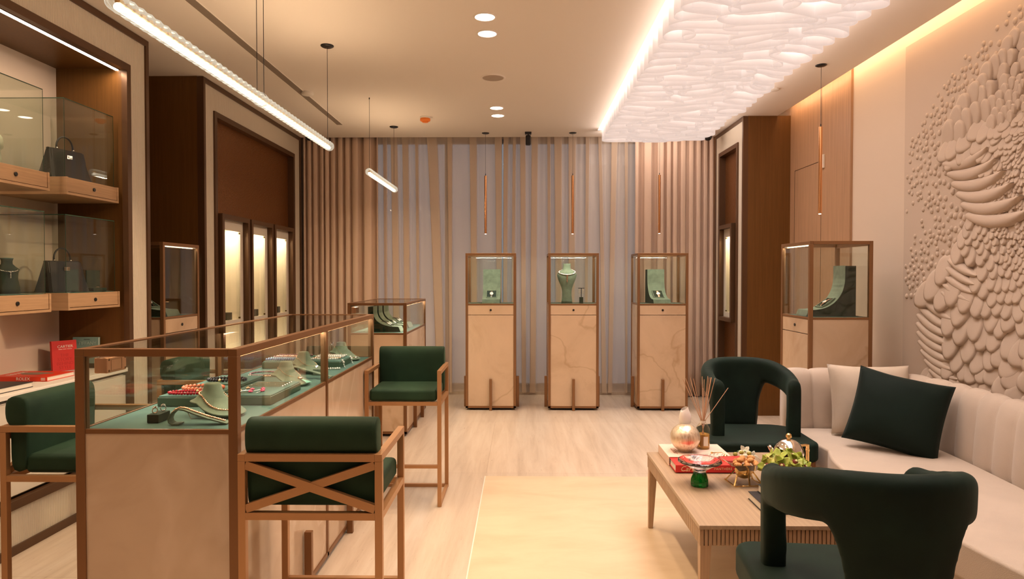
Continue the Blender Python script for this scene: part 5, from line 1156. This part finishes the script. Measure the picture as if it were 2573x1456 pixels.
for c, u in (((-.02, -.02, .085), (-.3, -.8, .5)), ((.012, -.025, .062), (.4, -.8, .3))): flower('flower', wc, c, u, .032, pet_w, pet_w, mat('green_centre', (.25, .4, .08), .5))
lf = MB(); [lf.grid([[(-.02 - .05 * f, .01 * j - .02 * f, .07 + .02 * math.sin(f * 3)) for j in (-1 * (1 - f), 0, 1 * (1 - f))] for f in (0, .33, .66, 1)])]; lf.build('leaf', mat('leaf_green', (.06, .18, .04), .5), wc, smooth=True)
ov = thing('flower_arrangement', 'bunch of green cymbidium orchids in a low vase on the table', 'flowers', (1.19, 3.085, TZ)); MB().lathe([(.04, 0), (.052, .02), (.05, .06), (.045, .075), (.040, .075), (.001, .02)], 24, caps=False).build('vase', mat('dark_vase', (.05, .06, .05), .2), ov, smooth=True)
rf = random.Random(9)
for i in range(14):
    ph = rf.uniform(0, 2 * PI); el = rf.uniform(.05, 1.0); q = i / 14; 
    el = math.asin(min(1, .02 + q * .98)); ph = i * 2.399
    d_ = Vector((math.cos(el) * math.cos(ph), math.cos(el) * math.sin(ph), math.sin(el))); c = Vector((0, 0, .105)) + Vector((d_.x * .082, d_.y * .075, d_.z * .062)); flower('flower', ov, c, d_, .050, pet_g, lip_r, lip_y)
MB().lathe([(.03, .06), (.06, .09), (.055, .13), (.001, .15)], 16, caps=False).build('foliage', mat('inner_foliage', (.05, .09, .02), .7), ov, smooth=True)
# teapot
tp_ = thing('teapot', 'polished silver teapot with domed lid and gold knob and handle', 'teapot', (1.305, 3.335, TZ), .25)
MB().lathe([(.050, 0), (.064, .01), (.070, .05), (.070, .095), (.067, .115)], 40, caps=True).build('pot_body', silver, tp_, smooth=True)
l_ = MB().lathe([(.0705, .112), (.071, .118), (.067, .140), (.054, .163), (.034, .178), (.012, .185), (.001, .186)], 40, caps=False).build('lid', silver, tp_, smooth=True); MB().ball((0, 0, .200), .0145, 16, 12).tube([(0, 0, .184), (0, 0, .192)], .006).build('knob', gold, l_, smooth=True)
MB().tube([(-.062, 0, .07), (-.085, 0, .10), (-.092, 0, .135), (-.108, 0, .158)], [.017, .013, .011, .009], 14).build('spout', silver, tp_, smooth=True)
MB().bar((.066, -.0, .150), (.108, -.0, .150), .018, .008, up=(0, 0, 1)).bar((.106, 0, .154), (.106, 0, .02), .018, .009, up=(1, 0, 0)).bar((.066, 0, .024), (.108, 0, .024), .018, .008).box(.100, .112, -.0095, .0095, .118, .132).build('handle', gold, tp_, bev=.002)
# dark books on the table behind the near armchair
book('lower black book on the table behind the near armchair', (.998, 2.80, TZ), (0, 0, 0), .29, .20, .034, bk_black); u_ = book('upper black book of the pair behind the near armchair', (1.045, 2.83, TZ + .0345), (0, 0, .05), .24, .165, .034, bk_black)
